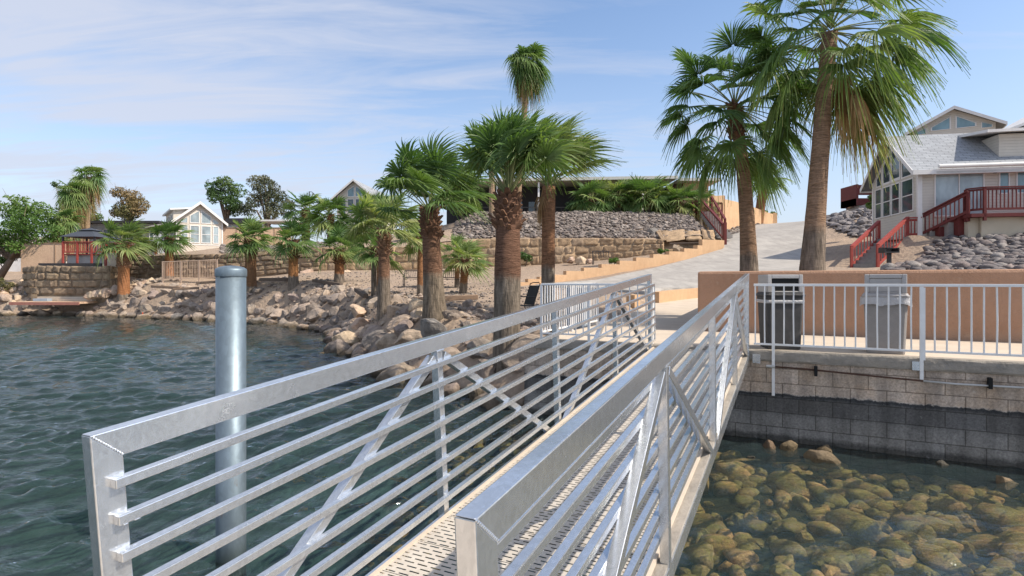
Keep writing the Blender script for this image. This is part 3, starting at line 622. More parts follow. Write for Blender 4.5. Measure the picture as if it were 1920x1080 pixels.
# ------------------------------------------------------------------ stucco wall by the bins
w_ = MB(frame(ST(0, 0, 0), U)); x0, x1 = -1.11, 13
def rr_wall(m, x0, x1, y0, y1, z0, z1, r=.05):
    prof = [(y0, z0), (y0, z1-r), (y0+r*.3, z1-r*.3), (y0+r, z1), (y1-r, z1), (y1-r*.3, z1-r*.3), (y1, z1-r), (y1, z0)]
    n = len(prof); xs_ = [x0, x0+r*.3, x0+r]+[x0+r+(x1-x0-2*r)*k/12 for k in range(1, 12)]+[x1-r, x1]
    vs = []
    for k, x in enumerate(xs_):
        ins = r if k == 0 else (r*.3 if k == 1 else 0)
        for (y, z) in prof: vs.append((x, min(max(y, y0+ins), y1-ins), min(z, z1-ins) if z > z0 else z))
    m.add(vs, [(k*n+i, k*n+(i+1) % n, (k+1)*n+(i+1) % n, (k+1)*n+i)[::-1] for k in range(len(xs_)-1) for i in range(n)]+[tuple(range(n)), tuple(range((len(xs_)-1)*n, len(xs_)*n))[::-1]])
rr_wall(w_, x0, x1, 2.68, 2.95, 1.0, 2.385)
M0 = w_.M; w_.M = frame(ST(-1.11+.27, 0, 0), N); rr_wall(w_, 2.955, 10.0, 0.0, .27, 1.0, 2.382); w_.M = M0
tag(build('garden_wall', w_, 'stucco', loc=ST(3, 2.8, DECK), smooth=False), 'long low orange stucco wall behind the bins and white railing', 'wall')

# ------------------------------------------------------------------ bins
def bin_(root_s, root_t, rot, w, body, hood, opening, liner, lab):
    o = ST(root_s, root_t, DECK); xd = Matrix.Rotation(rot, 3, 'Z') @ Vector((1, 0, 0)); r = thing('litter_bin', o, lab, 'bin')
    def ring(m, lv):
        vs = []
        for z, h in lv:
            c = h*.12
            vs += [(-h+c, -h, z), (h-c, -h, z), (h, -h+c, z), (h, h-c, z), (h-c, h, z), (-h+c, h, z), (-h, h-c, z), (-h, -h+c, z)]
        k = 8; m.add(vs, [(j*k+i, j*k+(i+1) % k, (j+1)*k+(i+1) % k, (j+1)*k+i) for j in range(len(lv)-1) for i in range(k)]+[tuple(range(k))[::-1], tuple(range((len(lv)-1)*k, len(lv)*k))])
    h = w/2
    m = MB(frame(o, xd)); ring(m, [(0, h*.84), (.03, h*.86), (.69, h*.97), (.70, h*1.0), (.735, h*1.0)]); build('body', m, body, r, bevel=.008)
    m = MB(frame(o, xd)); ring(m, [(.737, h*1.05), (.765, h*1.06), (.77, h*1.0), (.79, h*.98)]); build('rim', m, hood if body == 'can_light' else 'can_dark', r, bevel=.006)
    m = MB(frame(o, xd)); hh = h*.93
    # hood as a frame round the opening
    z0, z1 = .792, 1.04; t = .055
    m.bb(-hh, -hh+t, -hh, hh, z0, z1); m.bb(hh-t, hh, -hh, hh, z0, z1); m.bb(-hh+t, hh-t, -hh, hh, z1-t, z1); m.bb(-hh+t, hh-t, -hh, hh, z0, z0+.02); m.bb(-hh+t, hh-t, hh-.02, hh-.002, z0+.02, z1-t)
    build('hood', m, hood, r, bevel=.012)
    m = MB(frame(o, xd)); m.bb(-hh+t, hh-t, -hh+.012, -hh+.028, z0+.022, z1-t-.003); f = build('mouth_panel', m, 'black' if opening else 'can_hood', r, bevel=.004)  # on the open bin, a black panel stands in for the dark hollow
    if liner:
        m = MB(frame(o, xd)); nn = 60
        def lf(a, b):
            th = 2*pi*a; c, s_ = cos(th), sin(th); q = (h*1.07)/max(abs(c), abs(s_)); q = min(q, h*1.38); rr_ = q*(1+.035*sin(a*57)+.02*sin(a*133))+b*.012
            return (c*rr_, s_*rr_, .74-b*(.10+.05*noise.noise((c*3, s_*3, 2))))
        m.grid(lf, nn, 5); build('liner_bag', m, 'liner', r, smooth=True)
    else:
        m = MB(frame(o, xd)); ring(m, [(.64, h*1.0), (.66, h*1.03), (.69, h*1.02)]); build('liner_bag', m, 'liner', r, bevel=.01)
    return r
bin_(.36, .32, -radians(8), .50, 'can_dark', 'can_hood', True, False, 'dark grey litter bin with an open black mouth, nearer the gangway')
bin_(1.63, .42, -radians(32), .50, 'can_light', 'can_hood', False, True, 'light grey litter bin with closed flap and clear bag hanging over its rim')

# ------------------------------------------------------------------ rocks
import bmesh
def rock_mesh(name, seed, sub=3, flat=.75, cuts=9, rough=.12):
    rr_ = random.Random(seed); bm = bmesh.new(); bmesh.ops.create_icosphere(bm, subdivisions=sub, radius=1)
    planes = [(Vector((rr_.gauss(0, 1), rr_.gauss(0, 1), rr_.gauss(0, 1))).normalized(), rr_.uniform(.48, .88)) for _ in range(cuts)]
    off = Vector((rr_.uniform(0, 99), 0, 0))
    for v in bm.verts:
        p = v.co.copy()
        for n_, d_ in planes:
            e = p.dot(n_)-d_
            if e > 0: p -= n_*e*.97
        p *= 1+noise.fractal(p*1.7+off, 1.0, 2.0, 4)*rough
        p.z *= flat; v.co = p
    me = bpy.data.meshes.new(name); bm.to_mesh(me); bm.free(); return me
def mesh_copy(me, mat):
    m2 = me.copy(); m2.materials.clear(); m2.materials.append(MATS[mat]); return m2
BM = [rock_mesh('boulder', 100+i, 3, R.uniform(.65, .95), 15, .13) for i in range(10)]
BLD = {k: [mesh_copy(b, k) for b in BM] for k in ('boulder', 'boulder_warm', 'boulder_grey')}
CM = [rock_mesh('cobble', 300+i, 2, R.uniform(.5, .8), 6, .10) for i in range(8)]
COB = {k: [mesh_copy(b, k) for b in CM] for k in ('cobble', 'cobble_light', 'cobble_dark', 'bedrock')}
for l in (COB['bedrock'], COB['cobble']):
    for me in l: me.polygons.foreach_set('use_smooth', [True]*len(me.polygons))
def put_rock(meshes, name, loc, size, rng, label, cat, group, sx=1.0):
    o = bpy.data.objects.new(name, rng.choice(meshes)); C.objects.link(o); o.location = loc; o.rotation_euler = (rng.uniform(-.3, .3), rng.uniform(-.3, .3), rng.uniform(0, 6.28)); a = size
    o.scale = (a*rng.uniform(.85, 1.25)*sx, a*rng.uniform(.8, 1.1), a*rng.uniform(.85, 1.15)); return tag(o, label, cat, group)
rg = random.Random(5)
# big singled-out boulders (px, py centre, Y, size, material, label)
for px, py, Y, sz, mt, lab in [
    (655, 646, 18.0, .62, 'boulder_warm', 'largest tan boulder standing out in the water at the point of the bank'),
    (676, 612, 18.6, .44, 'boulder_warm', 'pale squared boulder just above the large tan one at the point'),
    (670, 584, 20.4, .36, 'boulder_warm', 'small pointed sandy boulder at the top of the point'),
    (745, 590, 17.0, .46, 'boulder_warm', 'sunlit tan boulder piled on top of the bank left of the thick palm'),
    (783, 576, 16.0, .30, 'boulder_warm', 'small sunlit boulder touching the left side of the thick palm trunk'),
    (752, 612, 15.6, .42, 'boulder_warm', 'pinkish brown boulder lying in front of the tan one left of the thick palm'),
    (812, 616, 12.8, .42, 'boulder_grey', 'dark grey boulder at the foot of the thick palm, behind the gangway handrail'),
    (735, 650, 15.0, .60, 'boulder', 'broad flat boulder sloping down behind the gangway handrail'),
    (790, 592, 14.9, .26, 'boulder_warm', 'orange tan boulder wedged under the thick palm'),
    (878, 570, 17.2, .22, 'boulder', 'small leaning boulder under the end of the short timber'),
    (897, 574, 17.0, .15, 'boulder', 'little round boulder right of the short timber')]:
    p = P(px, py, Y); put_rock(BLD[mt], 'boulder', p, sz, rg, lab, 'boulder', 'boulders on the bank')
# riprap bank
nb = 0; placed = []
def along(line, t):
    seg = [math.hypot(b[0]-a[0], b[1]-a[1]) for a, b in zip(line[:-1], line[1:])]; t *= sum(seg)
    for (a, b), l in zip(zip(line[:-1], line[1:]), seg):
        if t <= l: f = t/l; return Vector((a[0]+(b[0]-a[0])*f, a[1]+(b[1]-a[1])*f, 0)), Vector((b[0]-a[0], b[1]-a[1], 0)).normalized()
        t -= l
    return Vector((*line[-1], 0)), Vector((1, 0, 0))
sl = shore[1:14]; tot = sum(math.hypot(b[0]-a[0], b[1]-a[1]) for a, b in zip(sl[:-1], sl[1:]))
for row, (off, zz_, s0, s1) in enumerate([(-.15, .05, .42, .62), (.55, .42, .40, .66), (1.25, .85, .36, .60), (1.95, 1.2, .26, .48)]):
    t = rg.uniform(0, .4)
    while t < tot:
        p, d = along(sl, t/tot); nrm = Vector((-d.y, d.x, 0))
        far = p.y/36; size = rg.uniform(s0, s1)*(.84 if p.y > 22 else .84)
        q = p+nrm*(off+rg.uniform(-.2, .25))
        s_, t_ = st_of(q.x, q.y)
        ok = not (s_ > -3.6 and t_ > -.4) and not (q.x < -26.5 and row > 0 and q.x > -31)
        if row == 3 and (rg.random() < .45 or q.y < 24): ok = False
        if row == 2 and (q.y < 13.8 or rg.random() < .25): ok = False
        if ok:
            z = min(max(H(q.x, q.y), zz_*.8 if row < 3 else 0), 1.9)-size*.10
            put_rock(BLD['boulder'], 'boulder', (q.x, q.y, z), size, rg, 'grey brown boulder in the bank\'s '+('waterline row', 'second row', 'third row', 'top row')[row]+(' below the metal fence' if q.x < -17 else ' around the steel pile' if q.x < -11 else ' left of the point' if q.y > 19 else ' near the thick palm' if q.y > 13 else ' behind the gangway rails'), 'boulder', 'riprap boulders along the bank'); nb += 1
        t += size*1.7
# small rubble at waterline
def rock_field(name, meshes, pts_, label, cat, kind='stuff', mat=None):
    vs = []; fs = []; base = []
    arr = [(np.array([v.co[:] for v in me.vertices]), [tuple(p.vertices) for p in me.polygons]) for me in meshes]
    r2 = random.Random(len(pts_)); o = 0; V = []
    for (x, y, z, s) in pts_:
        a, f = arr[r2.randrange(len(arr))]; th = r2.uniform(0, 6.28); c_, s_ = cos(th), sin(th); tl = r2.uniform(-.35, .35)
        sc = np.array([s*r2.uniform(.85, 1.3), s*r2.uniform(.75, 1.1), s*r2.uniform(.8, 1.2)]); b = a*sc
        b = np.c_[b[:, 0], b[:, 1]*cos(tl)-b[:, 2]*sin(tl), b[:, 1]*sin(tl)+b[:, 2]*cos(tl)]
        b = np.c_[b[:, 0]*c_-b[:, 1]*s_, b[:, 0]*s_+b[:, 1]*c_, b[:, 2]]+np.array([x, y, z]); V.append(b); fs += [tuple(k+o for k in q) for q in f]; o += len(b)
    V = np.concatenate(V); me = bpy.data.meshes.new(name); me.from_pydata(V.tolist(), [], fs); me.materials.append(meshes[0].materials[0]); ob = bpy.data.objects.new(name, me); C.objects.link(ob); return tag(ob, label, cat, None, kind)
pt = []
for k in range(900):
    p, d = along(sl, rg.random()); nrm = Vector((-d.y, d.x, 0)); q = p+nrm*rg.uniform(-.9, 3.2); s_, t_ = st_of(q.x, q.y)
    if s_ > -3.5 and t_ > -.2: continue
    pt.append((q.x, q.y, max(H(q.x, q.y), -.1)+.02, rg.uniform(.05, .17)))
rock_field('bank_rubble', [mesh_copy(m, 'boulder') for m in CM], pt, 'small broken stones filling the gaps between the bank boulders', 'stones')
pt = []
for k in range(5200):
    px = rg.uniform(380, 1060); Y = rg.uniform(12, 36); x, y = XY(px, Y)
    if inpoly(np.array([x]), np.array([y]), wpoly)[0] or y > yw(x)-.4: continue
    s_, t_ = st_of(x, y)
    if s_ > -3.5 and t_ < 11 or y > 26.5 and px > 940: continue
    pt.append((x, y, H(x, y)+.01, rg.uniform(.012, .05)*(1 if rg.random() < .95 else 2)))
rock_field('beach_gravel', [mesh_copy(m, 'cobble_light') for m in CM[:2]], pt, 'loose gravel scattered over the sandy beach around the palms', 'gravel')
# rocks under the shallow water right of the gangway (rectangle in s, t)
nbd = 0
for k in range(1600):
    if nbd >= 298: break
    s_ = rg.uniform(-1.3, 5.5); t_ = -rg.uniform(.08, 4.6)
    q = ST(s_, t_)
    if q.y < 1.5: continue
    if any(math.hypot(q.x-a, q.y-b) < .60*(c+.12) for a, b, c in placed): continue
    size = rg.uniform(.08, .16) if rg.random() < .8 else rg.uniform(.15, .24); placed.append((q.x, q.y, size)); zb = H(q.x, q.y)
    put_rock(COB['bedrock'], 'submerged_rock', (q.x, q.y, zb+size*.12), size, rg, 'olive algae covered rock lying under the shallow water right of the gangway', 'rock', 'rocks under the shallow water', 1.3); nbd += 1
pt = []
for k in range(2400):
    s_ = rg.uniform(-4.5, 6); t_ = -rg.uniform(.1, 7); q = ST(s_, t_)
    if q.y > 1.0: pt.append((q.x, q.y, H(q.x, q.y)+.01, rg.uniform(.04, .13)))
rock_field('lakebed_pebbles', COB['bedrock'], pt, 'small algae covered stones between the larger rocks on the shallow lakebed', 'stones')
for px, py, sz, lab in [(1443, 838, .11, 'small dry stone tip poking out of the water nearest the gangway'), (1481, 842, .15, 'pale grey stone breaking the water surface, second from the gangway'), (1548, 846, .12, 'pale stone leaning on a flat rock at the water surface near the seawall'), (1540, 862, .20, 'flat topped wet rock just breaking the water near the seawall'), (1768, 874, .08, 'tiny pale stone at the water surface far along the seawall'), (1884, 905, .13, 'pale stone poking out of the water near the right edge'), (1408, 858, .06, 'tiny whitish stone at the water surface beside the gangway brace')]:
    Y = EYE*F/(py-HOR); x, y = XY(px, Y); put_rock(BLD['boulder_warm'] if sz > .1 else BLD['boulder_grey'], 'stone', (x, y, .0), sz, rg, lab, 'stone', 'stones breaking the surface')
# cobble banks
def bank(poly, n, smin, smax, hf, lift=.3, seed=3, minsep=.62):
    r2 = random.Random(seed); xs_ = [p[0] for p in poly]; ys_ = [p[1] for p in poly]; out_ = []; cell = {}
    tries = 0; X_ = np.array([r2.uniform(min(xs_), max(xs_)) for _ in range(n*6)]); Y_ = np.array([r2.uniform(min(ys_), max(ys_)) for _ in range(n*6)]); ok = inpoly(X_, Y_, poly); Z_ = hf(X_, Y_)
    for x, y, z, k in zip(X_, Y_, Z_, ok):
        if not k or len(out_) >= n: continue
        s = r2.uniform(smin, smax)**1.0; gx, gy = int(x/smax), int(y/smax); near = [c for a in (-1, 0, 1) for b in (-1, 0, 1) for c in cell.get((gx+a, gy+b), ())]
        if any((x-a)**2+(y-b)**2 < (minsep*(s+c))**2 for a, b, c in near): continue
        cell.setdefault((gx, gy), []).append((x, y, s)); out_.append((x, y, z+s*lift, s))
    return out_
HAv = lambda X, Y: HA(X, Y)
HBv = lambda X, Y: np.where((Y > yw(X)+.3), HB(X, Y), HA(X, Y))
rb = bank([XY(1655, 17.3), XY(1960, 14.5), XY(1990, 23.7), XY(1800, 24.4), XY(1745, 23.3), XY(1705, 21.5)], 1500, .08, .25, HAv, .25, 4, .54)
rb.sort(key=lambda p: -p[3])
for (x, y, z, s) in rb[:290]:
    put_rock(COB['cobble'], 'landscape_rock', (x, y, z), s, rg, ('large ' if s > .22 else 'medium ' if s > .18 else 'small ')+'grey rock below the red deck, '+('near the grill' if x/y < .74 else 'at the right' if x/y > .84 else 'in the middle')+(', low down' if y < 18 else ', high up' if y > 20.5 else ', halfway up'), 'rock', 'landscaping rocks on the right bank')
if len(rb) > 290: rock_field('landscape_rocks', COB['cobble'], rb[290:], 'smaller grey rocks filling the bank below the red deck', 'rocks')
rb = bank([XY(1540, 37), XY(1600, 32.3), XY(1660, 31.5), XY(1700, 36), XY(1680, 44), XY(1600, 47), XY(1545, 52)], 1500, .10, .34, HAv, .3, 5, .55)
rock_field('rock_mound', COB['cobble_dark'], rb, 'dark grey loose rocks heaped on the mound left of the right hand house', 'rocks')
rb = bank([XY(850, 37.7), XY(1000, 37.5), XY(1245, 36.6), XY(1350, 37), XY(1322, 42.2), XY(1200, 43), XY(1000, 43), XY(855, 43)], 4200, .08, .22, HBv, .3, 6, .56)
rock_field('rock_slope', COB['cobble_light'], rb, 'pale grey cobbles covering the slope under the long low building', 'rocks')
rb = bank([XY(1350, 44), XY(1372, 41), XY(1395, 44), XY(1462, 58), XY(1440, 60), XY(1350, 50)], 900, .14, .28, lambda X, Y: np.maximum(HBv(X, Y), HA(X, Y)), .3, 7, .56)
rock_field('rock_verge', COB['cobble_light'], rb, 'strip of pale cobbles between the road and the curved orange wall', 'rocks')
rb = bank([XY(415, 39.3), XY(620, 38.3), XY(640, 43), XY(415, 44)], 900, .10, .24, HBv, .3, 8, .56)
rock_field('rock_terrace', COB['cobble_light'], rb, 'small pale rocks on the terrace above the left stone wall', 'rocks')
rb = bank([XY(-60, 37.2), XY(40, 36.9), XY(48, 38.3), XY(-60, 39.5)], 60, .25, .5, HAv, .2, 9, .5)
rock_field('shore_rocks', [mesh_copy(m, 'boulder_warm') for m in BM[:4]], rb, 'sandy rocks on the far left shore beside the small dock', 'rocks')

# ------------------------------------------------------------------ stone walls
def stone_wall(name, bot, top, courses, wmin, wmax, mat, label, thick=.5, seed=1, bulge=.09, jit=.03):
    rr_ = random.Random(seed); L = [0]
    for a, b in zip(bot[:-1], bot[1:]): L.append(L[-1]+math.hypot(b.x-a.x, b.y-a.y))
    def at(t):
        i = max(0, min(len(L)-2, int(np.searchsorted(L, t))-1)); f = (t-L[i])/(L[i+1]-L[i]); return bot[i].lerp(bot[i+1], f), top[i].lerp(top[i+1], f), i
    m = MB(); tot_ = L[-1]
    for c in range(courses):
        t = -rr_.uniform(0, wmax)
        while t < tot_:
            w = rr_.uniform(wmin, wmax); a = max(t, 0); b = min(t+w, tot_)
            if b-a > .12:
                g_ = .03; z0 = c/courses; z1 = (c+1)/courses; bl = rr_.uniform(.5, 1.2)*bulge; o_ = Vector((rr_.uniform(0, 50), 0, 0)); j0 = rr_.uniform(-jit, jit)
                def f(u, v):
                    tt = a+g_+(b-a-2*g_)*u; p, q, i = at(min(max(tt, 1e-4), tot_-1e-4)); d = (bot[i+1]-bot[i]); d.z = 0; d.normalize(); nn = Vector((d.y, -d.x, 0))
                    hgt = (q.z-p.z); zz_ = p.z+hgt*(z0+(z1-z0)*v)+(.03 if v == 0 else (-.03 if v == 1 else 0))+.05*noise.noise(Vector((u*2+o_.x, v, 1)))*(0 if c == courses-1 and v > .8 else 1)+j0*(u-.5)
                    e = min(u, 1-u, .5)*(b-a); e2 = min(v, 1-v)*hgt/courses; k = min(1, min(e, e2)/.05); k = k*(2-k)
                    r_ = bl*k+noise.fractal(Vector((u*2.2, v*2, 0))+o_, 1, 2, 3)*.05*k
                    pp_ = p.lerp(q, z0+(z1-z0)*v); return Vector((pp_.x, pp_.y, zz_))+nn*(r_+.0)
                m.grid(f, 9, 8)
            t += w
    # solid core
    for i in range(len(bot)-1):
        a, b, c_, d_ = bot[i], bot[i+1], top[i], top[i+1]; d = (b-a); d.z = 0; d.normalize(); nn = Vector((d.y, -d.x, 0)); k = -nn*thick; e = nn*.004
        m.add([a-Vector((0, 0, .6))+e, b-Vector((0, 0, .6))+e, d_-Vector((0, 0, .04))+e, c_-Vector((0, 0, .04))+e, a+k-Vector((0, 0, .6)), b+k-Vector((0, 0, .6)), d_+k-Vector((0, 0, .04)), c_+k-Vector((0, 0, .04))], [(0, 1, 2, 3), (5, 4, 7, 6), (3, 2, 6, 7), (0, 3, 7, 4), (1, 5, 6, 2)])
    # cap stones, rounded
    t = 0
    return tag(build(name, m, mat, loc=bot[len(bot)//2], smooth=True), label, 'wall')
iL = 4
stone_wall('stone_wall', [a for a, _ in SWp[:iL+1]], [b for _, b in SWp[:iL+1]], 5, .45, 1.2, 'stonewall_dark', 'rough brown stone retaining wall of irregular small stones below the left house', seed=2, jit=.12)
stone_wall('stone_wall', [a for a, _ in SWp[iL:]], [b for _, b in SWp[iL:]], 3, .5, 1.0, 'stonewall', 'tan block stone retaining wall below the cobbled slope', seed=3, bulge=.05)
# rounded end of the tan wall: leaning slabs
b_ = [P(1240, 452, 36), P(1290, 452, 35.7), P(1346, 450, 35.3)]; t_ = [P(1225, 431, 37.6), P(1290, 431, 37.2), P(1338, 430, 36.8)]
stone_wall('stone_wall', b_, t_, 1, .7, 1.2, 'stonewall', 'row of leaning yellowish stone slabs at the right end above the stepped wall', seed=5, bulge=.22, jit=.2, thick=.4)
wl = [(44, 551, 500, 37.6), (70, 553, 497, 36.9), (130, 553, 498, 36.6), (206, 552, 499, 36.4)]
stone_wall('stone_wall', [P(a, b, Y) for a, b, c, Y in wl], [P(a, c, Y) for a, b, c, Y in wl], 4, .55, 1.1, 'stonewall_dark', 'dark shaded stone wall above the small dock at the far left', seed=7, bulge=.12, jit=.08)  # darker stone colours put the shade into this face
wl = [(206, 552, 497, 36.4), (222, 548, 500, 37.2)]
stone_wall('stone_wall', [P(a, b, Y) for a, b, c, Y in wl], [P(a, c, Y) for a, b, c, Y in wl], 4, .3, .6, 'stonewall', 'short sunlit end of the stone wall behind the leftmost bank palm', seed=8)  # lighter stone colours put the sunlight into this end
# stepped stone kerb running down to the dock
rk = random.Random(4); k_ = 17
for i in range(k_):
    f = i/(k_-1); p = P(165+125*f, 556-28*f, 35.6+1.5*f); put_rock(BLD['boulder_warm'], 'kerb_stone', p, rk.uniform(.30, .40), rk, 'yellowish kerb stone in the sloping row between dock and metal fence', 'stone', 'kerb stones down to the dock')

# ------------------------------------------------------------------ stepped orange wall along the road
edges = [(1358, 449, 34.2), (1317, 449.5, 33.4), (1308, 460, 33.1), (1283, 466, 32.5), (1255, 471.5, 31.9), (1225, 477, 31.3), (1193, 483, 30.8), (1162, 489, 30.3), (1128, 495.5, 29.8), (1095, 502, 29.3), (1062, 508, 28.8), (1037, 515, 28.3), (1012, 519, 27.9), (990, 523, 27.6), (968, 529, 27.3), (945, 534, 27.0)]
m = MB(); prev = edges[0]
for a, b in zip(edges[:-1], edges[1:]):
    zt = P(a[0], b[1], (a[2]+b[2])/2).z; p = P(b[0], b[1], b[2]); q = P(a[0], a[1], a[2]); c0 = Vector((p.x, p.y, 0)); c1 = Vector((q.x, q.y, 0)); d = (c1-c0).normalized(); nn = Vector((-d.y, d.x, 0)); zl = min(H(p.x, p.y), H(q.x, q.y))-.7
    m.add([(*(c0)[:2], zl), (*(c1)[:2], zl), (*(c1+nn*.3)[:2], zl), (*(c0+nn*.3)[:2], zl), (*(c0)[:2], zt), (*(c1)[:2], zt), (*(c1+nn*.3)[:2], zt), (*(c0+nn*.3)[:2], zt)], [(3, 2, 1, 0), (4, 5, 6, 7), (0, 1, 5, 4), (1, 2, 6, 5), (2, 3, 7, 6), (3, 0, 4, 7)])
tag(build('stepped_wall', m, 'stucco_far', loc=P(1200, 505, 31)), 'orange stucco wall stepping down beside the sloping road', 'wall')
def low_wall(pts_, h, w, mat, name, label, seed=0, down=.4):
    m = MB()
    for a, b in zip(pts_[:-1], pts_[1:]):
        a = Vector(a); b = Vector(b); d = (b-a); d.z = 0; d.normalize(); nn = Vector((-d.y, d.x, 0))*w; dn = Vector((0, 0, down)); up = Vector((0, 0, h))
        m.add([a-dn, b-dn, b+nn-dn, a+nn-dn, a+up, b+up, b+nn+up, a+nn+up], [(3, 2, 1, 0), (4, 5, 6, 7), (0, 1, 5, 4), (1, 2, 6, 5), (2, 3, 7, 6), (3, 0, 4, 7)])
    return tag(build(name, m, mat, loc=pts_[0]), label, 'wall')
low_wall([P(1236, 562, 18.3), P(1275, 557, 19.2), P(1330, 552, 20.2)], .25, .25, 'stucco_far', 'kerb_wall', 'low orange kerb wall at the foot of the road beyond the walkway')
low_wall([P(1190, 572, 17.0), P(1200, 571, 17.2)], .30, .3, 'stucco_far', 'kerb_wall', 'short orange kerb block seen through the gangway end')
wp = [P(1327, 409, 44.5), P(1352, 409, 46), P(1380, 411, 50), P(1412, 415, 54), P(1450, 423, 58)]
tops = [360, 372, 378, 388, 402]; m = MB()
for (a, ta), (b, tb) in zip(list(zip(wp, tops))[:-1], list(zip(wp, tops))[1:]):
    za = EYE-(ta-HOR)/F*a.y; zb = EYE-(tb-HOR)/F*b.y; d = (b-a); d.z = 0; d.normalize(); nn = Vector((-d.y, d.x, 0))*.3; dn = Vector((0, 0, 2.2))
    m.add([a-dn, b-dn, b+nn-dn, a+nn-dn, (a.x, a.y, za), (b.x, b.y, zb), (b.x+nn.x, b.y+nn.y, zb), (a.x+nn.x, a.y+nn.y, za)], [(3, 2, 1, 0), (4, 5, 6, 7), (0, 1, 5, 4), (1, 2, 6, 5), (2, 3, 7, 6), (3, 0, 4, 7)])
p = wp[-1]; m.bb(p.x-.1, p.x+.35, p.y-.1, p.y+.35, p.z-.5, p.z+1.3)
tag(build('garden_wall', m, 'stucco_far', loc=wp[0]), 'curved orange wall descending from the long building to the crest of the road', 'wall')
low_wall([P(1350, 402, 47), P(1353, 402, 44), P(1330, 404, 43.5)], 1.45, .25, 'stucco_far', 'garden_wall', 'short inner orange wall beside the top of the red stairs')

# ------------------------------------------------------------------ palms
GRAV = Vector((0, 0, -1))
def fan(mb, mp, base, dirv, plen, Rb, nseg, droop, wind, spread=2.3, tint=.3, rng=R, pr=.018, pet_droop=.25, stiff=.5, curl=0.0):
    """petiole + pleated fan blade: webbed inner half, split drooping tips"""
    T = dirv.normalized(); pts_ = [base]; d = T.copy(); k = 4
    for i in range(k):
        d = (d+GRAV*pet_droop/k+wind*.12/k).normalized(); pts_.append(pts_[-1]+d*plen/k)
    side = d.cross(Vector((0, 0, 1)))
    if side.length < .1: side = d.cross(Vector((1, 0, 0)))
    nseg = int(nseg*1.3); da = 2*spread/nseg
    side.normalize(); side = (Matrix.Rotation(rng.uniform(-.5, .5), 3, d) @ side); nu = side.cross(d).normalized()
    if mp is not None:
        mp.tint = tint; mp.path(pts_, [pr, pr*.8, pr*.7, pr*.6, pr*.4], 4, False)
    E_ = pts_[-1]; mb_t = min(1, max(0, tint))
    for i in range(nseg):
        a = -spread+da*(i+.5); L = Rb*(.72+.28*cos(a*.55))*rng.uniform(.9, 1.06)
        dr = (d*cos(a)+side*sin(a)+nu*(.16*abs(sin(a))-curl)).normalized()
        acr = (side*cos(a)-d*sin(a)); lf = nu*(Rb*.018*(1 if i % 2 else -1))
        vs = []; tw = rng.uniform(-.08, .08); dd_ = droop*rng.uniform(.7, 1.35); ww = rng.uniform(.6, 1.3)
        for r, wd in ((.04, .04*da), (.46, .46*da*.98), (.70, .27*da), (.88, .10*da), (1.04, .006)):
            q = max(0, r-.3); bend = GRAV*(dd_*q*q*L*1.6)+wind*(ww*q*q*L*1.3)+acr*(tw*q*L)
            c = E_+dr*(r*L)+bend; w = wd*L*.5; vs += [c-acr*w-lf*(1 if r < .8 else .3), c+acr*w+lf*(1 if r < .8 else .3)]
        tb = min(1, max(0, mb_t+rng.uniform(-.09, .09))); tip_ = rng.uniform(.0, .4)**1.2; mb.tint = tb; mb.add(vs, [(2*j, 2*j+1, 2*j+3, 2*j+2) for j in range(4)]); mb.t[-10:] = [tb]*4+[min(1, tb+tip_*.3)]*2+[min(1, tb+tip_)]*4
def trunk_mesh(base, top, r0, r1, bend, seed, flare=1.25, n=20, bulge=0, depth=.4, fd=.45):
    m = MB(); H_ = (top-base).length; K = max(10, int(H_/.13)); rr_ = random.Random(seed); vs = []
    for j in range(K+1):
        t = j/K; c = base.lerp(top, t)+Vector((bend[0], bend[1], 0))*(t*(1-t)*4)
        r = r0+(r1-r0)*t; r *= 1+(flare-1)*math.exp(-t*H_/fd)
        if bulge: r *= 1+bulge*math.exp(-((t-.55)/.25)**2)
        r *= 1+rr_.uniform(-.012, .012)
        for i in range(n):
            th = 2*pi*i/n; q = r*(1+.03*noise.noise((cos(th)*2, sin(th)*2, t*H_*2.5+seed))+.012*noise.noise((cos(th)*9, sin(th)*9, t*H_*8+seed)))
            vs.append((c.x+q*cos(th), c.y+q*sin(th), c.z-(depth if j == 0 else 0)))
    m.add(vs, [(j*n+i, j*n+(i+1) % n, (j+1)*n+(i+1) % n, (j+1)*n+i) for j in range(K) for i in range(n)]); return m
def boots_mesh(c0, c1, r0, r1, seed, size=.16, dens=1.0):
    m = MB(); rr_ = random.Random(seed); Hh = (c1-c0).length; n = int(Hh/size*2.0*(2*pi*r0/size)*.75*dens)
    for k in range(n):
        t = k/n; th = k*2.39996; c = c0.lerp(c1, t); r = r0+(r1-r0)*t; o = Vector((cos(th), sin(th), 0)); tg = Vector((-sin(th), cos(th), 0)); s_ = size*rr_.uniform(.7, 1.2)
        b = c+o*r*.88; tip = b+o*s_*rr_.uniform(.6, 1.15)+Vector((0, 0, s_*rr_.uniform(.35, .9))); w = s_*.42; up = Vector((0, 0, 1))
        m.add([b-tg*w-up*s_*.3, b+tg*w-up*s_*.3, b+tg*w*.9+up*s_*.2, b-tg*w*.9+up*s_*.2, tip-tg*w*.45, tip+tg*w*.45, tip+tg*w*.4+o*.0+up*.02-o*.03, tip-tg*w*.4+up*.02-o*.03], [(0, 1, 5, 4), (4, 5, 6, 7), (2, 3, 7, 6), (0, 4, 7, 3), (1, 2, 6, 5)])
    return m
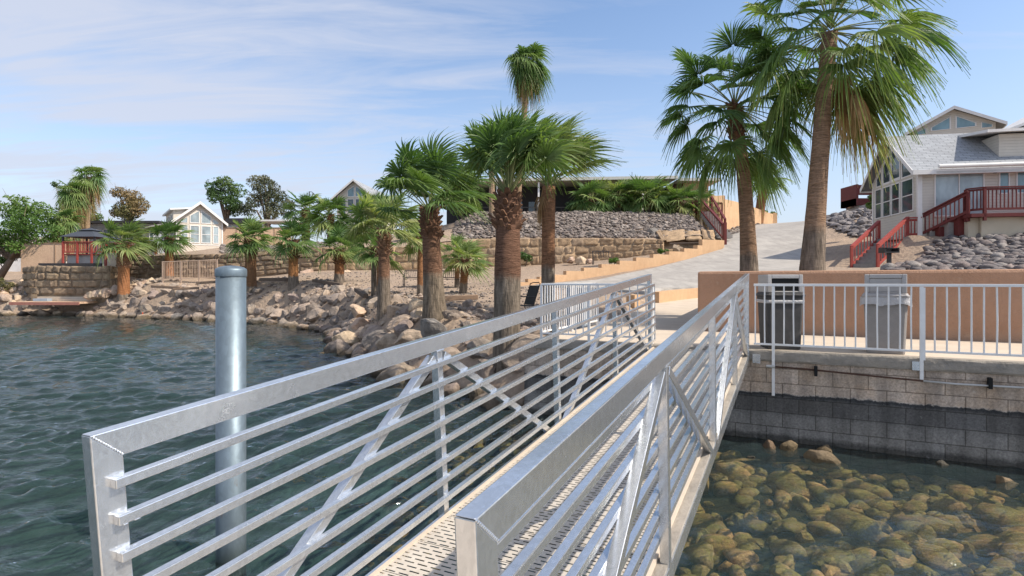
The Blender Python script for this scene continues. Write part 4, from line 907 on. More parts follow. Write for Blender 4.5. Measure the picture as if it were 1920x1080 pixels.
def palm(label, base, top, r0, r1, nf, Rb, plen, seed, wind=Vector((0, 0, 0)), boots=0, boot_mat='boots', bend=(0, 0), gz=1.0, ctop=(.36, .185, .095), cbot=(.25, .20, .155), emin=-.5, emax=1.45, dead=0, droop=.45, nseg=26, tints=(.1, .55), bulge=0, leafmat='palm_leaf', dead_len=1.0, group=None, name='fan_palm', curl=0, flare=1.25, petd=.3, spread=2.3, bsize=.16, fd=.45, gzw=None):
    rr_ = random.Random(seed); r = thing(name, base, label, 'palm tree', group)
    if gzw: gz = gzw-base.z
    tm = m_trunk('trunk_bark', gz, ctop, cbot) if gz else MATS['trunk_near']
    tt = base.lerp(top, 1.0); o = build('trunk', trunk_mesh(base, tt, r0, r1, bend, seed, flare, bulge=bulge, fd=fd), tm, r, smooth=True)
    ax = (top-base).normalized()
    if boots: build('leaf_bases', boots_mesh(top-ax*boots, top+ax*.12, r1*1.12, r1*.8, seed, bsize), boot_mat, r)
    mb = MB(); mp = MB(); mb.tint = 0
    for k in range(nf):
        f = (k+.5)/nf; el = emax+(emin-emax)*(f**.85)+rr_.uniform(-.12, .12); az = k*2.39996+rr_.uniform(-.3, .3)
        dv = Vector((cos(az)*cos(el), sin(az)*cos(el), sin(el)))
        sc = rr_.uniform(.85, 1.1)*(.7 if f < .1 else 1)
        fan(mb, mp, top+dv*r1*.5+ax*.1*(1-f), dv, plen*sc, Rb*sc, nseg, droop*(.35+f), wind, spread, tints[0]+(tints[1]-tints[0])*rr_.random()**1.5+.12*(f > .85), rr_, .022*Rb, petd*(.3+f), curl=curl)
    build('crown', mb, leafmat, r); build('leaf_stalks', mp, 'petiole', r)
    if dead:
        md = MB(); md.tint = 0
        for k in range(dead):
            az = rr_.uniform(0, 6.28); el = rr_.uniform(-1.45, -.75); dv = Vector((cos(az)*cos(el), sin(az)*cos(el), sin(el)))
            fan(md, md, top+Vector((cos(az), sin(az), 0))*r1*.7+ax*rr_.uniform(-.4, .1)*dead_len, dv, plen*.6*dead_len, Rb*.75*dead_len, 14, 1.6, wind*.4, 1.7, rr_.random(), rr_, .02*Rb, .8)
        build('dead_skirt', md, 'palm_dead', r)
    return r
WR = Vector((1, .15, .05))      # wind blowing to the right
# two tall palms behind the wall
b = Vector((*XY(1404, 14.0), 1.2)); t = P(1378, 205, 14.0)
palm('tall palm with a curved reddish trunk, left of the pair behind the bins', b, t, .195, .14, 46, .80, 1.28, 21, WR*.15, .75, bend=(.12, 0), fd=1.0, gzw=2.88, ctop=(.34, .215, .135), emin=-.95, droop=.6, nseg=32, tints=(.0, .35), spread=1.95, flare=1.75, petd=.35, bsize=.13)
b = Vector((*XY(1517, 12.0), 1.2)); t = P(1556, 62, 12.0)
palm('tallest thick palm with brown dead fronds, right of the pair behind the bins', b, t, .200, .15, 50, .80, 1.32, 22, WR*.25, 0, bend=(-.03, 0), fd=1.0, gzw=3.3, ctop=(.36, .235, .155), emin=-.7, dead=2, droop=.7, nseg=34, tints=(.05, .75), spread=1.95, flare=2.15, petd=.4, dead_len=1.0)
# hanging dead fronds low on the right palm trunk
r_ = bpy.data.objects['fan_palm.001']; md = MB(); md.tint = 0; rr_ = random.Random(9)
for k in range(5):
    p = P(1575+rr_.uniform(-30, 60), 165+rr_.uniform(-30, 25), 12.0+rr_.uniform(-.4, .5)); dv = Vector((rr_.uniform(-.1, .9), rr_.uniform(-.5, .5), -1.0))
    fan(md, md, p, dv, .3, .62, 16, 1.5, WR*.1, 1.5, rr_.random(), rr_, .014, .8)
build('dead_fronds', md, 'palm_dead', r_)
md = MB(); md.tint = 0
for k in range(7):
    a = rr_.uniform(-.3, 1.0); p = P(1556, 95+k*9, 12.0); dv = Vector((cos(a*2.4), rr_.uniform(.1, .9), -.25-.3*rr_.random()))
    fan(md, md, p, dv, 1.0, .95, 30, 1.0, WR*.15, 2.2, rr_.uniform(.1, .9), rr_, .02, .5)
build('lower_fronds', md, 'palm_leaf', r_)
# thick palm in the middle (behind the handrail) and its neighbours
b = P(950, 628, 11.0); b.z = H(b.x, b.y)-.05; t = P(953, 372, 11.0)
palm('thick middle palm with a swollen reddish trunk and dark shaggy leaf bases', b, t, .262, .215, 28, .82, .92, 31, WR*.15, .62, bulge=.08, gzw=2.27, ctop=(.21, .115, .075), cbot=(.22, .18, .14), emin=.82, emax=1.5, droop=.38, nseg=34, tints=(.0, .5), flare=1.08, petd=.04, boot_mat='boots', bsize=.15)
b = Vector((*XY(1027, 16), 1.2)); t = P(1029, 350, 15.6)
palm('slimmer palm with a bare orange trunk, blown right, behind the white railing', b, t, .19, .18, 26, .92, 1.1, 32, WR*.5, 0, gzw=2.6, ctop=(.33, .175, .10), cbot=(.27, .22, .17), emin=.5, emax=1.4, droop=.35, nseg=32, tints=(.1, .85), leafmat='palm_leaf_pale', flare=1.15, dead=3, dead_len=.5, petd=.15)
b = P(816, 592, 14); b.z = H(b.x, b.y)-.05; t = P(806, 400, 14)
palm('thick palm rising from the boulders with dark pineapple-like leaf bases', b, t, .262, .205, 24, .85, 1.0, 33, WR*.4, .62, gzw=2.37, ctop=(.25, .14, .09), cbot=(.24, .19, .14), emin=.3, emax=1.5, droop=.5, nseg=30, tints=(.05, .5), flare=1.35, petd=.2, bsize=.14)
b = P(720, 569, 18); b.z = H(b.x, b.y)-.05; t = P(720, 440, 18)
palm('bushy palm with peeled reddish leaf bases, left of the thick boulder palm', b, t, .20, .16, 26, .80, .78, 34, WR*.4, .62, 'boots_light', gzw=2.3, ctop=(.27, .15, .095), emin=.15, emax=1.4, droop=.45, nseg=26, tints=(.2, .9), leafmat='palm_leaf_pale', flare=1.2, petd=.2, bsize=.15)
def sp_(label, px, py, ty, Y, w, Rb, pl, seed, wind=.4, boots=.5, nf=18, emin=-.35, lm='palm_leaf', bm_='boots', gz=.5, tx=None, ct=(.34, .17, .085), **k):
    b = P(px, py, Y); b.z = HH(b.x, b.y)-.05; t = P(tx or px, ty, Y); r = w/2*Y/F
    return palm(label, b, t, r*1.05, r*.92, nf, Rb, pl, seed, WR*wind, boots, bm_, gz=gz, ctop=ct, emin=emin, nseg=k.pop('nseg', 20), leafmat=lm, tints=(.05, .8), flare=1.12, bsize=.17, **k)
sp_('short palm behind the small gap between the two benches', 789, 552, 452, 23, 13, .6, .4, 41, .4, .4, lm='palm_leaf_pale')
sp_('small palm right of the benches with a curved lower stalk', 868, 551, 492, 24, 14, .62, .5, 42, .35, .55, tx=872, lm='palm_leaf_pale', nf=20)
sp_('thin palm standing just left behind the small palm near the benches', 857, 537, 478, 28, 9, .6, .5, 43, .3, .4, nf=14)
sp_('palm in front of the stone wall, third trunk left of the bushy palm', 636, 532, 470, 30, 17, .85, .65, 44, .4, .75, ct=(.38, .17, .08), nf=22)
sp_('thin grey trunked palm close behind the bushy palm', 701, 545, 468, 23.5, 10, .65, .55, 45, .1, .4, nf=16, gz=1.6)
sp_('palm with reddish trunk between the grey thin palm and the stone wall', 711, 552, 480, 22.5, 9, .6, .5, 55, .2, .4, nf=9)
sp_('palm in front of the stone wall, midway between steel pile and bushy palm', 550, 531, 455, 31, 17, .80, .60, 46, .3, .85, nf=22, ct=(.40, .19, .08))
sp_('palm just right of the steel pile with one frond hanging down its trunk', 470, 529, 452, 32, 20, .85, .62, 47, .3, .8, nf=24, ct=(.28, .15, .08), gz=.3)
sp_('palm in front of the left house, behind the tan metal fence', 317, 524, 450, 38, 14, .95, .70, 48, .25, .9, nf=20, ct=(.45, .20, .09), gz=.2)
sp_('broad drooping palm at the left end of the bank with red leaf bases', 232, 533, 458, 36, 19, 1.0, .80, 49, .5, 1.5, nf=30, ct=(.45, .20, .09), lm='palm_leaf_pale', bm_='boots_light', gz=.3)
# tall palms behind
b = P(968, 398, 42); t = P(990, 118, 42); palm('very tall palm with a wind-blown mop crown above the middle palms', Vector((b.x, b.y, 6.8)), t, .24, .20, 50, 1.12, .80, 51, Vector((.25, 0, -.15)), 0, emin=-1.3, gz=.2, ctop=(.40, .27, .17), droop=1.0, nseg=20, tints=(.0, .5), dead=18, dead_len=1.2, petd=.6)
b = P(923, 400, 40); t = P(921, 265, 40); palm('tall thin palm whose crown is hidden behind the thick middle palm', Vector((b.x, b.y, 6.8)), t, .21, .18, 20, 1.0, .7, 52, WR*.2, 0, emin=-.6, gz=.2, ctop=(.42, .29, .19), nseg=16, droop=.8)
sp_('palm beyond the curved orange wall, between the two tall palm trunks', 1420, 392, 338, 56, 17, 1.35, 1.1, 53, .1, 1.0, nf=26, emin=-.6, tx=1433)
for i, (px, py, ty, Y, Rb, lab) in enumerate([(1214, 398, 372, 43.5, 1.35, 'large bushy low palm in front of the long building'), (1275, 403, 382, 43, 1.05, 'low palm at the right end of the long building front'), (1110, 398, 375, 44, 1.2, 'low palm left of centre in front of the long building'), (1160, 398, 372, 44.5, 1.1, 'low palm between two bushier ones under the long roof'), (1310, 404, 385, 43, .7, 'smallest low palm at the top of the red stairs')]):
    sp_(lab, px, py, ty, Y, 12, Rb, .9, 60+i, .1, .4, nf=26, emin=-.5, bm_='boots')
for i, (px, py, ty, Y, Rb, w, lab) in enumerate([(573, 430, 395, 52, 1.3, 14, 'palm under the lamp post beyond the stone wall'), (620, 430, 405, 50, 1.3, 12, 'low palm left of the far gabled cottage'), (700, 430, 395, 50, 1.2, 12, 'green palm crown beyond the bushy palm, right of the far cottage')]):
    sp_(lab, px, py, ty, Y, w, Rb, 1.1, 70+i, .1, .5, nf=26, emin=-.8)
for i, (px, tx, ty, Y, lab) in enumerate([(131, 137, 362, 52, 'far left palm with brown skirt, shorter of the skirted group'), (160, 168, 332, 53, 'tallest of the skirted palms at the far left'), (152, 158, 350, 55, 'skirted palm half hidden between the two others at the far left'), (119, 121, 415, 50, 'low palm with a brown hanging skirt beside the dark canopy')]):
    b = Vector((*XY(px, Y), 4.4)); t = P(tx, ty, Y); palm(lab, b, t, .24, .22, 26, 1.05, .65, 80+i, WR*.1, 0, gz=.2, ctop=(.42, .29, .18), emin=-.9, nseg=16, dead=11 if i != 2 else 7, dead_len=1.35, droop=.9, tints=(.1, .8), petd=.5)

# ------------------------------------------------------------------ broadleaf trees and shrubs
def leaf_cloud(m, blobs, n, size, rng, flat=.8, tint=(.0, 1.0)):
    tot_ = sum(b[3]**2 for b in blobs)
    for (x, y, z, r) in blobs:
        bt = rng.uniform(*tint)
        for k in range(int(n*r*r/tot_)):
            v = Vector((rng.gauss(0, 1), rng.gauss(0, 1), rng.gauss(0, 1))).normalized()*r*(rng.random()**.42)
            if noise.noise((x+v.x*1.3/r, y+v.y*1.3/r, z+v.z*2/r)) < -.18: continue
            c = Vector((x, y, z))+Vector((v.x, v.y, v.z*flat)); a = Vector((rng.gauss(0, 1), rng.gauss(0, 1), rng.gauss(0, 1))).normalized(); b_ = a.orthogonal().normalized(); b_ = Matrix.Rotation(rng.uniform(0, 6.28), 3, a) @ b_; c_ = a.cross(b_); s_ = size*rng.uniform(.6, 1.4)
            m.tint = min(1, max(0, bt+rng.uniform(-.25, .25))); m.add([c-b_*s_, c-c_*s_*.45, c+b_*s_, c+c_*s_*.45], [(0, 1, 2, 3)])
def tree(label, base, blobs, n, size, mat, seed, trunk_r=.18, name='tree', cat='tree', twigs=0):
    rr_ = random.Random(seed); r = thing(name, base, label, cat); m = MB(); cz = min(b[2] for b in blobs)
    top = Vector((sum(b[0] for b in blobs)/len(blobs), base.y, cz)); m.path([base-Vector((0, 0, .3)), base.lerp(top, .5)+Vector((.1, 0, 0)), top], [trunk_r, trunk_r*.8, trunk_r*.6], 8)
    for (x, y, z, rad) in blobs: m.path([base.lerp(top, .6), Vector(((x+top.x)/2, (y+top.y)/2, (z+top.z)/2-.1)), Vector((x, y, z))], [trunk_r*.5, trunk_r*.3, trunk_r*.08], 6)
    for k in range(twigs):
        x, y, z, rad = blobs[rr_.randrange(len(blobs))]; v = Vector((rr_.gauss(0, 1), rr_.gauss(0, .5), abs(rr_.gauss(0, 1)))).normalized(); m.path([Vector((x, y, z)), Vector((x, y, z))+v*rad*.7, Vector((x, y, z))+v*rad*1.25+Vector((.1, 0, .05))], [trunk_r*.12, trunk_r*.08, trunk_r*.03], 4)
    build('trunk', m, 'bark', r, smooth=True); m = MB(); m.tint = 0; leaf_cloud(m, blobs, n, size, rr_); build('crown', m, mat, r); return r
def blobs_px(lst, Y, seed=0, dy=1.0):
    rr_ = random.Random(seed); return [(*P(px, py, Y)[:1], Y+rr_.uniform(-dy, dy), P(px, py, Y).z, r*Y/F) for px, py, r in lst]
tree('large spreading green tree at the far left edge', Vector((*XY(-4, 40), 2.6)), blobs_px([(-40, 400, 50), (5, 385, 34), (30, 410, 36), (62, 420, 30), (20, 440, 34), (70, 448, 26), (92, 435, 20), (20, 468, 20), (-30, 450, 34), (60, 465, 16), (50, 392, 24), (-5, 450, 30), (98, 452, 15)], 40, 1, 1.5), 15000, .10, 'tree_leaf_bright', 1, .25, twigs=26)
tree('dark conifer-like tree rising behind the skirted palms', Vector((*XY(108, 57), 4.5)), blobs_px([(112, 360, 14), (118, 385, 20), (122, 410, 24), (105, 420, 20), (150, 400, 18), (165, 415, 18), (178, 405, 10), (130, 432, 22), (100, 345, 7)], 57, 2), 7000, .12, 'tree_leaf', 2, .2, twigs=16)
tree('rusty green tree standing left of the pale gabled house', Vector((*XY(243, 62), 5)), blobs_px([(228, 362, 14), (245, 372, 22), (262, 385, 20), (232, 392, 22), (215, 398, 12), (268, 398, 14), (250, 402, 20)], 62, 3), 8000, .11, 'tree_leaf_dry', 3, .25, twigs=26)
tree('green leafy tree behind the pale gabled house, left one of the pair', Vector((*XY(425, 60), 5)), blobs_px([(408, 350, 18), (428, 345, 16), (445, 358, 18), (418, 370, 22), (442, 382, 18), (402, 362, 12), (430, 392, 16)], 60, 4), 8000, .11, 'tree_leaf', 4, .25)
tree('greyish green tree right of the pale gabled house, larger of the pair', Vector((*XY(498, 61), 5)), blobs_px([(478, 342, 18), (492, 336, 12), (500, 352, 22), (478, 368, 24), (515, 372, 24), (535, 382, 14), (470, 392, 20), (510, 395, 22), (532, 398, 12)], 61, 5), 10000, .11, 'tree_leaf_grey', 5, .28, twigs=8)
tree('dark rounded shrub on top of the tan stone wall', P(766, 458, 39.5), blobs_px([(752, 440, 12), (768, 436, 16), (784, 444, 14), (766, 450, 16)], 39.5, 6, .4), 3500, .07, 'tree_leaf', 6, .06, 'shrub', 'shrub')
tree('shrub with bright leaves left of the long building front', Vector((*XY(860, 43), 6.0)), blobs_px([(850, 350, 22), (878, 362, 20), (862, 385, 24), (840, 380, 20), (890, 388, 14), (885, 340, 12)], 43, 7), 5000, .12, 'tree_leaf_bright', 7, .12)
tree('wide green bush filling the porch of the long building', Vector((*XY(1140, 45), 7.2)), blobs_px([(1090, 380, 18), (1120, 375, 16), (1150, 382, 16), (1180, 380, 16), (1240, 385, 14), (1070, 386, 12)], 45, 8, .5), 5000, .10, 'tree_leaf', 8, .08, 'shrub', 'shrub')
tree('dark round bush right of the bushiest low palm', Vector((*XY(1248, 43.5), 7.2)), blobs_px([(1248, 388, 14), (1256, 378, 9)], 43.5, 9, .3), 2000, .08, 'tree_leaf', 9, .06, 'shrub', 'shrub')
tree('green shrub beside the gable window of the right hand house', Vector((*XY(1634, 31), 6.2)), blobs_px([(1636, 352, 9), (1638, 370, 10), (1634, 385, 9)], 31, 10, .2), 2000, .06, 'tree_leaf_bright', 10, .05, 'shrub', 'shrub')
tree('small blue green bush growing on the tan stone wall', P(985, 492, 36.4), blobs_px([(980, 480, 10), (990, 484, 9)], 36.4, 11, .2), 1200, .07, 'tree_leaf', 11, .04, 'shrub', 'shrub')
tree('little green plant in the bed above the stepped wall, left one', P(1150, 492, 30.6), blobs_px([(1146, 489, 6), (1154, 488, 7)], 30.6, 12, .1), 700, .05, 'tree_leaf_bright', 12, .03, 'plant', 'plant')
tree('little green plant in the bed above the stepped wall, right one', P(1245, 474, 32.6), blobs_px([(1238, 471, 6), (1250, 471, 5)], 32.6, 13, .1), 700, .05, 'tree_leaf_bright', 13, .03, 'plant', 'plant')
tree('orange brown shrub on the far left shore', Vector((*XY(14, 37.8), 1.6)), blobs_px([(2, 530, 14), (16, 538, 12), (8, 548, 14)], 37.8, 14, .4), 2500, .06, 'tree_leaf_dry', 14, .05, 'shrub', 'shrub')
tree('low bushes along the crest behind the curved orange wall', Vector((*XY(1442, 62), 8)), blobs_px([(1436, 398, 6), (1446, 402, 6)], 62, 15, .4), 900, .1, 'tree_leaf_bright', 15, .04, 'shrub', 'shrub')
tree('dark low hedge at the far left, below the spreading tree', Vector((*XY(-10, 41), 2.4)), blobs_px([(-15, 480, 18), (8, 488, 10), (-30, 470, 20), (28, 462, 9), (80, 462, 9)], 41, 16, .4), 3500, .08, 'tree_leaf', 16, .05, 'shrub', 'shrub')

# ------------------------------------------------------------------ houses
def window(par, M, x, z, w, h, y=0, glass='glass', mun=(1, 1), fw=.05, out=.04, poly=None, mat='white_trim'):
    f = MB(M)
    if poly is None:
        for a in (x, x+w-fw): f.bb(a, a+fw, y-out, y+.02, z, z+h)
        for a in (z, z+h-fw): f.bb(x+fw, x+w-fw, y-out, y+.02, a, a+fw)
        for i in range(1, mun[0]): f.bb(x+w*i/mun[0]-.02, x+w*i/mun[0]+.02, y-out+.005, y+.02, z+fw, z+h-fw)
        for i in range(1, mun[1]): f.bb(x+fw, x+w-fw, y-out+.008, y+.02, z+h*i/mun[1]-.02, z+h*i/mun[1]+.02)
        pts_ = [(x+fw, z+fw), (x+w-fw, z+fw), (x+w-fw, z+h-fw), (x+fw, z+h-fw)]
    else:
        pts_ = poly; n = len(poly); cxx = sum(p[0] for p in poly)/n; czz = sum(p[1] for p in poly)/n
        inn = [(cxx+(px-cxx)*.86, czz+(pz-czz)*.86) for px, pz in poly]
        for i in range(n):
            j = (i+1) % n; vs = [(*poly[i][:1], y-out, poly[i][1]), (poly[j][0], y-out, poly[j][1]), (inn[j][0], y-out, inn[j][1]), (inn[i][0], y-out, inn[i][1])]; vs += [(a, y+.02, c) for a, b, c in vs]
            f.add(vs, [(0, 1, 2, 3), (7, 6, 5, 4), (0, 4, 5, 1), (3, 2, 6, 7)])
        pts_ = inn
    fo = build('window', f, mat, par); g_ = MB(M); g_.add([(a, y-.012, c) for a, c in pts_], [tuple(range(len(pts_)))]); build('pane', g_, glass, fo); return fo
def gable_roof(par, M, x0, x1, y0, y1, ze, zr, ov=.35, th=.10, mat='shingle', fascia='white_trim'):
    """ridge along y, gables at y0 and y1"""
    xm = (x0+x1)/2; sl_ = (zr-ze)/((x1-x0)/2); rf = MB(M); zo = ze-ov*sl_
    for sgn, xe in ((-1, x0-ov), (1, x1+ov)):
        a = [(xe, y0-ov, zo), (xm, y0-ov, zr), (xm, y1+ov, zr), (xe, y1+ov, zo)]; L = math.hypot(xm-xe, zr-zo)
        vs = a+[(x, y, z+th) for x, y, z in a]; rf.add(vs, [(0, 1, 2, 3), (4, 5, 6, 7), (0, 1, 5, 4), (2, 3, 7, 6), (3, 0, 4, 7)], [[(0, 0)]*4, [(y0, 0), (y0, L), (y1, L), (y1, 0)], [(0, 0)]*4, [(0, 0)]*4, [(0, 0)]*4])
    ro = build('roof', rf, mat, par)
    tr = MB(M)
    for yy in (y0-ov-.03, y1+ov+.003):
        for xe in (x0-ov, x1+ov):
            s_ = 1 if xe < xm else -1
            tr.add([(xe, yy, zo-.10), (xm, yy, zr-.10), (xm, yy, zr+th+.02), (xe, yy, zo+th+.02), (xe, yy+.027, zo-.10), (xm, yy+.027, zr-.10), (xm, yy+.027, zr+th+.02), (xe, yy+.027, zo+th+.02)], [(0, 1, 2, 3), (7, 6, 5, 4), (3, 2, 6, 7), (0, 4, 5, 1), (0, 3, 7, 4)])
    for xe in (x0-ov, x1+ov): tr.bb(xe-.02 if xe < xm else xe, xe if xe < xm else xe+.02, y0-ov, y1+ov, zo-.08, zo+th+.02)
    build('fascia', tr, fascia, ro); return ro
def gable_walls(M, x0, x1, y0, y1, z0, ze, zr):
    m = MB(M); xm = (x0+x1)/2; m.prism_y([(x0, z0), (x1, z0), (x1, ze), (xm, zr-.02), (x0, ze)], y0, y1); return m
# right hand house: gable faces left, long side faces us. local: x along long side, gable at x=0
O1 = Vector((*XY(1722, 25), 0)); LX = Vector((.985, -.17, 0)).normalized(); MH = frame(O1, LX)
hs = thing('house', (O1.x, O1.y, 4.2), 'beige sided house with gabled window front and red deck, on the right', 'house')
zf = 5.0; ze = 7.25; zr = 9.05; Wd = 4.4
# rotate so gable axis runs along local x: frame whose x = local -y of the long side
MG = frame(O1, -MH.col[1].xyz, MH.col[0].xyz)   # x: toward viewer side negative depth ; y: along the long side
MGf = frame(O1+Vector(MH.col[1].xyz)*Wd, -MH.col[1].xyz, MH.col[0].xyz)  # origin at far-left corner: x 0..Wd from far to near
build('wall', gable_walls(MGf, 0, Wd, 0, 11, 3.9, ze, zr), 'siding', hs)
m = MB(MGf); 
m.bb(-.03, .10, -.03, -.002, 3.9, ze); build('corner_trim', m, 'white_trim', hs)
m = MB(MGf); m.prism([(Wd-.10, -.03), (Wd+.03, -.03), (Wd+.03, .14), (Wd+.002, .14), (Wd+.002, -.002), (Wd-.10, -.002)], 3.9, ze); build('corner_trim', m, 'white_trim', hs)
gable_roof(hs, MGf, 0, Wd, 0, 11, ze, zr, ov=.42)
for (x, w) in ((.32, .70), (1.14, .80), (2.02, .80), (2.98, 1.05)):
    window(hs, MGf, x, 5.35, w, 1.50, 0, 'glass', (1, 2))
def gz_(x): return ze+(zr-ze)*(1-abs(x-Wd/2)/(Wd/2))-.28
for xa, xb_ in ((.45, 1.02), (1.14, 1.94), (2.02, 2.86), (2.98, 3.9)):
    zb_ = 6.95; poly = [(xa, zb_), (xb_, zb_), (xb_, max(gz_(xb_), zb_+.12)), (xa, max(gz_(xa), zb_+.12))]
    if xa < Wd/2 < xb_: poly = [(xa, zb_), (xb_, zb_), (xb_, gz_(xb_)), (Wd/2, gz_(Wd/2)), (xa, gz_(xa))]
    window(hs, MGf, 0, 0, 0, 0, 0, 'glass', poly=poly)
# long side (local MH: x to the right, y=0 face)
sd = window(hs, MH, .62, zf+.02, 1.95, 2.0, -.0, 'glass_curtain', (2, 1)); sd.name = 'sliding_door'
window(hs, MH, 3.12, zf+.95, .42, 1.12, -.0, 'glass_blue'); window(hs, MH, 3.78, zf+.95, .95, 1.12, 0, 'glass_blue'); window(hs, MH, 5.0, zf+.95, .6, 1.12, 0, 'glass_blue')
m = MB(MH); m.bb(2.78, 3.02, -.12, 0, zf+1.92, zf+2.05); m.bb(2.84, 2.96, -.2, -.1, zf+1.84, zf+1.98); build('porch_light', m, 'dark_metal', hs)
m = MB(MH); m.path([(.55, -.5, ze-.11), (5.5, -.5, ze-.11), (11, -.5, ze-.11)], .085, 10); m.bb(.50, 11, -.44, -.05, ze-.40, ze-.31); build('awning', m, 'awning', hs, smooth=False)
m = MB(MH); m.bb(.50, 11, -.38, -.34, ze-.31, ze-.26)
for k in range(5): m.bb(.8+k*2.2, .86+k*2.2, -.40, -.04, ze-.30, ze-.2)
build('awning_arm', m, 'awning', hs)
# dormer on the front slope
DM = frame(O1+LX*3.35+Vector(MH.col[1].xyz)*.35, LX); m = MB(DM); m.bb(0, 5, 0, 1.9, 7.4, 8.62); dm = build('dormer', m, 'siding', hs)
m = MB(DM); m.add([(-.7, -.45, 8.62), (5.3, -.45, 8.72), (5.3, 2.4, 9.12), (-.7, 2.4, 9.0), (-.7, -.45, 8.74), (5.3, -.45, 8.84), (5.3, 2.4, 9.24), (-.7, 2.4, 9.12)], [(3, 2, 1, 0), (4, 5, 6, 7), (0, 1, 5, 4), (1, 2, 6, 5), (2, 3, 7, 6), (3, 0, 4, 7)]); build('roof', m, 'white_trim', dm)
m = MB(frame(O1+LX*4.6+Vector(MH.col[1].xyz)*.6, LX)); m.prism_y([(0, 8.9), (2.4, 8.9), (2.4, 9.1), (1.2, 9.75), (0, 9.1)], 0, 2); build('upper_gable', m, 'siding', dm)
m = MB(frame(O1+LX*4.6+Vector(MH.col[1].xyz)*.6, LX))
for sgn in (0, 1):
    xa = -.3 if sgn == 0 else 2.7; m.add([(xa, -.35, 8.95), (1.2, -.35, 9.78), (1.2, 2.1, 9.78), (xa, 2.1, 8.95), (xa, -.35, 9.08), (1.2, -.35, 9.91), (1.2, 2.1, 9.91), (xa, 2.1, 9.08)], [(3, 2, 1, 0), (4, 5, 6, 7), (0, 1, 5, 4), (1, 2, 6, 5), (2, 3, 7, 6), (3, 0, 4, 7)])
build('upper_roof', m, 'white_trim', dm)
# deck of the right house
dk = thing('deck', (O1+LX*2).to_tuple()[:2]+(4.2,), 'dark red wooden deck with pickets in front of the right hand house', 'deck')
m = MB(MH); m.bb(1.05, 11, -1.85, -.02, 4.80, zf-.06); build('floor', m, 'red_wood', dk)
m = MB(MH); m.bb(1.55, 11, -1.6, -1.45, 3.5, 4.795); m.bb(1.15, 1.54, -1.45, -.3, 3.5, 4.795); build('base_wall', m, 'render_beige', dk)
def picket_rail(M, a, b, z0a, z0b, h, sp=.14, name='railing', par=None, mat='red_wood', ends=(1, 1), drop=0, pw=.035, topw=.12, pstep=1.5, post_drop=.35):
    """a,b local xy; z0 floor height at a and b"""
    a = Vector((a[0], a[1], z0a)); b = Vector((b[0], b[1], z0b)); L = math.hypot(b.x-a.x, b.y-a.y); up = Vector((0, 0, 1)); m = MB(M)
    m.beam(a+up*h, b+up*h, topw, .045); m.beam(a+up*(h-.08), b+up*(h-.08), .04, .08); m.beam(a+up*.12, b+up*.12, .04, .09)
    n = max(1, int(L/sp))
    for i in range(1, n):
        p = a.lerp(b, i/n); m.box(p+up*((h-.08+.12)/2), (pw, pw, h-.24))
    build(name, m, mat, par)
    k = max(1, round(L/pstep))
    for i in range(k+1):
        if (i == 0 and not ends[0]) or (i == k and not ends[1]): continue
        p = a.lerp(b, i/k); m = MB(M); m.bb(p.x-.05, p.x+.05, p.y-.05, p.y+.05, p.z-post_drop, p.z+h-.02); build('post', m, mat, par)
picket_rail(MH, (1.55, -1.80), (10.9, -1.80), zf, zf, 1.0, .14, par=dk)
picket_rail(MH, (1.12, -1.35), (1.55, -1.80), zf, zf, 1.0, .12, par=dk, ends=(1, 0))
# stairs on the right
st = thing('stairs', P(1620, 500, 23), 'red timber stairs climbing in two flights to the right hand deck', 'stairs')
sa = P(1597, 500, 24.0); sb = P(1648, 449, 26.2); sc_ = P(1646, 500, 23.2); sd_ = P(1702, 445, 25.2)
I4 = Matrix.Identity(4)
def slope_rail(a, b, h, par, mat, sp=.16, low=.12, posts=True):
    m = MB(); up = Vector((0, 0, 1)); m.beam(a+up*h, b+up*h, .13, .05); m.beam(a+up*(h-.1), b+up*(h-.1), .04, .10); m.beam(a+up*low, b+up*low, .05, .11)
    n = max(2, int((b-a).xy.length/sp))
    for i in range(1, n): p = a.lerp(b, i/n); m.box(p+up*((h+low)/2-.05), (.035, .035, h-low-.1))
    build('railing', m, mat, par)
    for p in ((a, b) if posts else ()): m = MB(); m.bb(p.x-.05, p.x+.05, p.y-.05, p.y+.05, p.z-.3, p.z+h); build('post', m, mat, par)
slope_rail(sa, sb, .86, st, 'red_bright', .34, .06); slope_rail(sc_, sd_, .9, st, 'red_bright', .30, .06)
for i in range(8):
    f = i/8; a = sa.lerp(sb, f); b2 = sc_.lerp(sd_, f); g2 = sa.lerp(sb, (i+1)/8); h2 = sc_.lerp(sd_, (i+1)/8); z = a.z+.12; m = MB()
    m.add([(a.x, a.y, a.z-.5), (b2.x, b2.y, a.z-.5), (h2.x, h2.y, a.z-.5), (g2.x, g2.y, a.z-.5), (a.x, a.y, z), (b2.x, b2.y, z), (h2.x, h2.y, z), (g2.x, g2.y, z)], [(4, 5, 6, 7), (0, 1, 5, 4), (1, 2, 6, 5), (3, 0, 4, 7), (2, 3, 7, 6)]); build('step', m, 'stair_tread', st)
se = P(1728, 446, 25.0); se.z = sd_.z
slope_rail(sd_, se, .86, st, 'red_bright', .12, posts=False)
sf = MH @ Vector((1.12, -1.5, 4.95)); sg = se+Vector((.02, .05, .02)); slope_rail(sg, sf, .95, st, 'red_wood', .16)
sh2 = P(1703, 430, 26.6); si = P(1755, 398, 26.0); slope_rail(sh2, si, .75, st, 'red_wood', .16)
for i in range(5):
    a = sg.lerp(sf, i/5); m = MB(MH); q = MH.inverted() @ a; m.bb(q.x, q.x+.32, q.y, q.y+1.1, q.z-.7, q.z+.05); build('step', m, 'stair_tread' if i % 2 else 'red_wood', st)
m = MB(); c = (sb+sd_+se)/3; m.box(c-Vector((0, 0, .06)), (1.6, 1.2, .1)); build('landing', m, 'stair_tread', st)
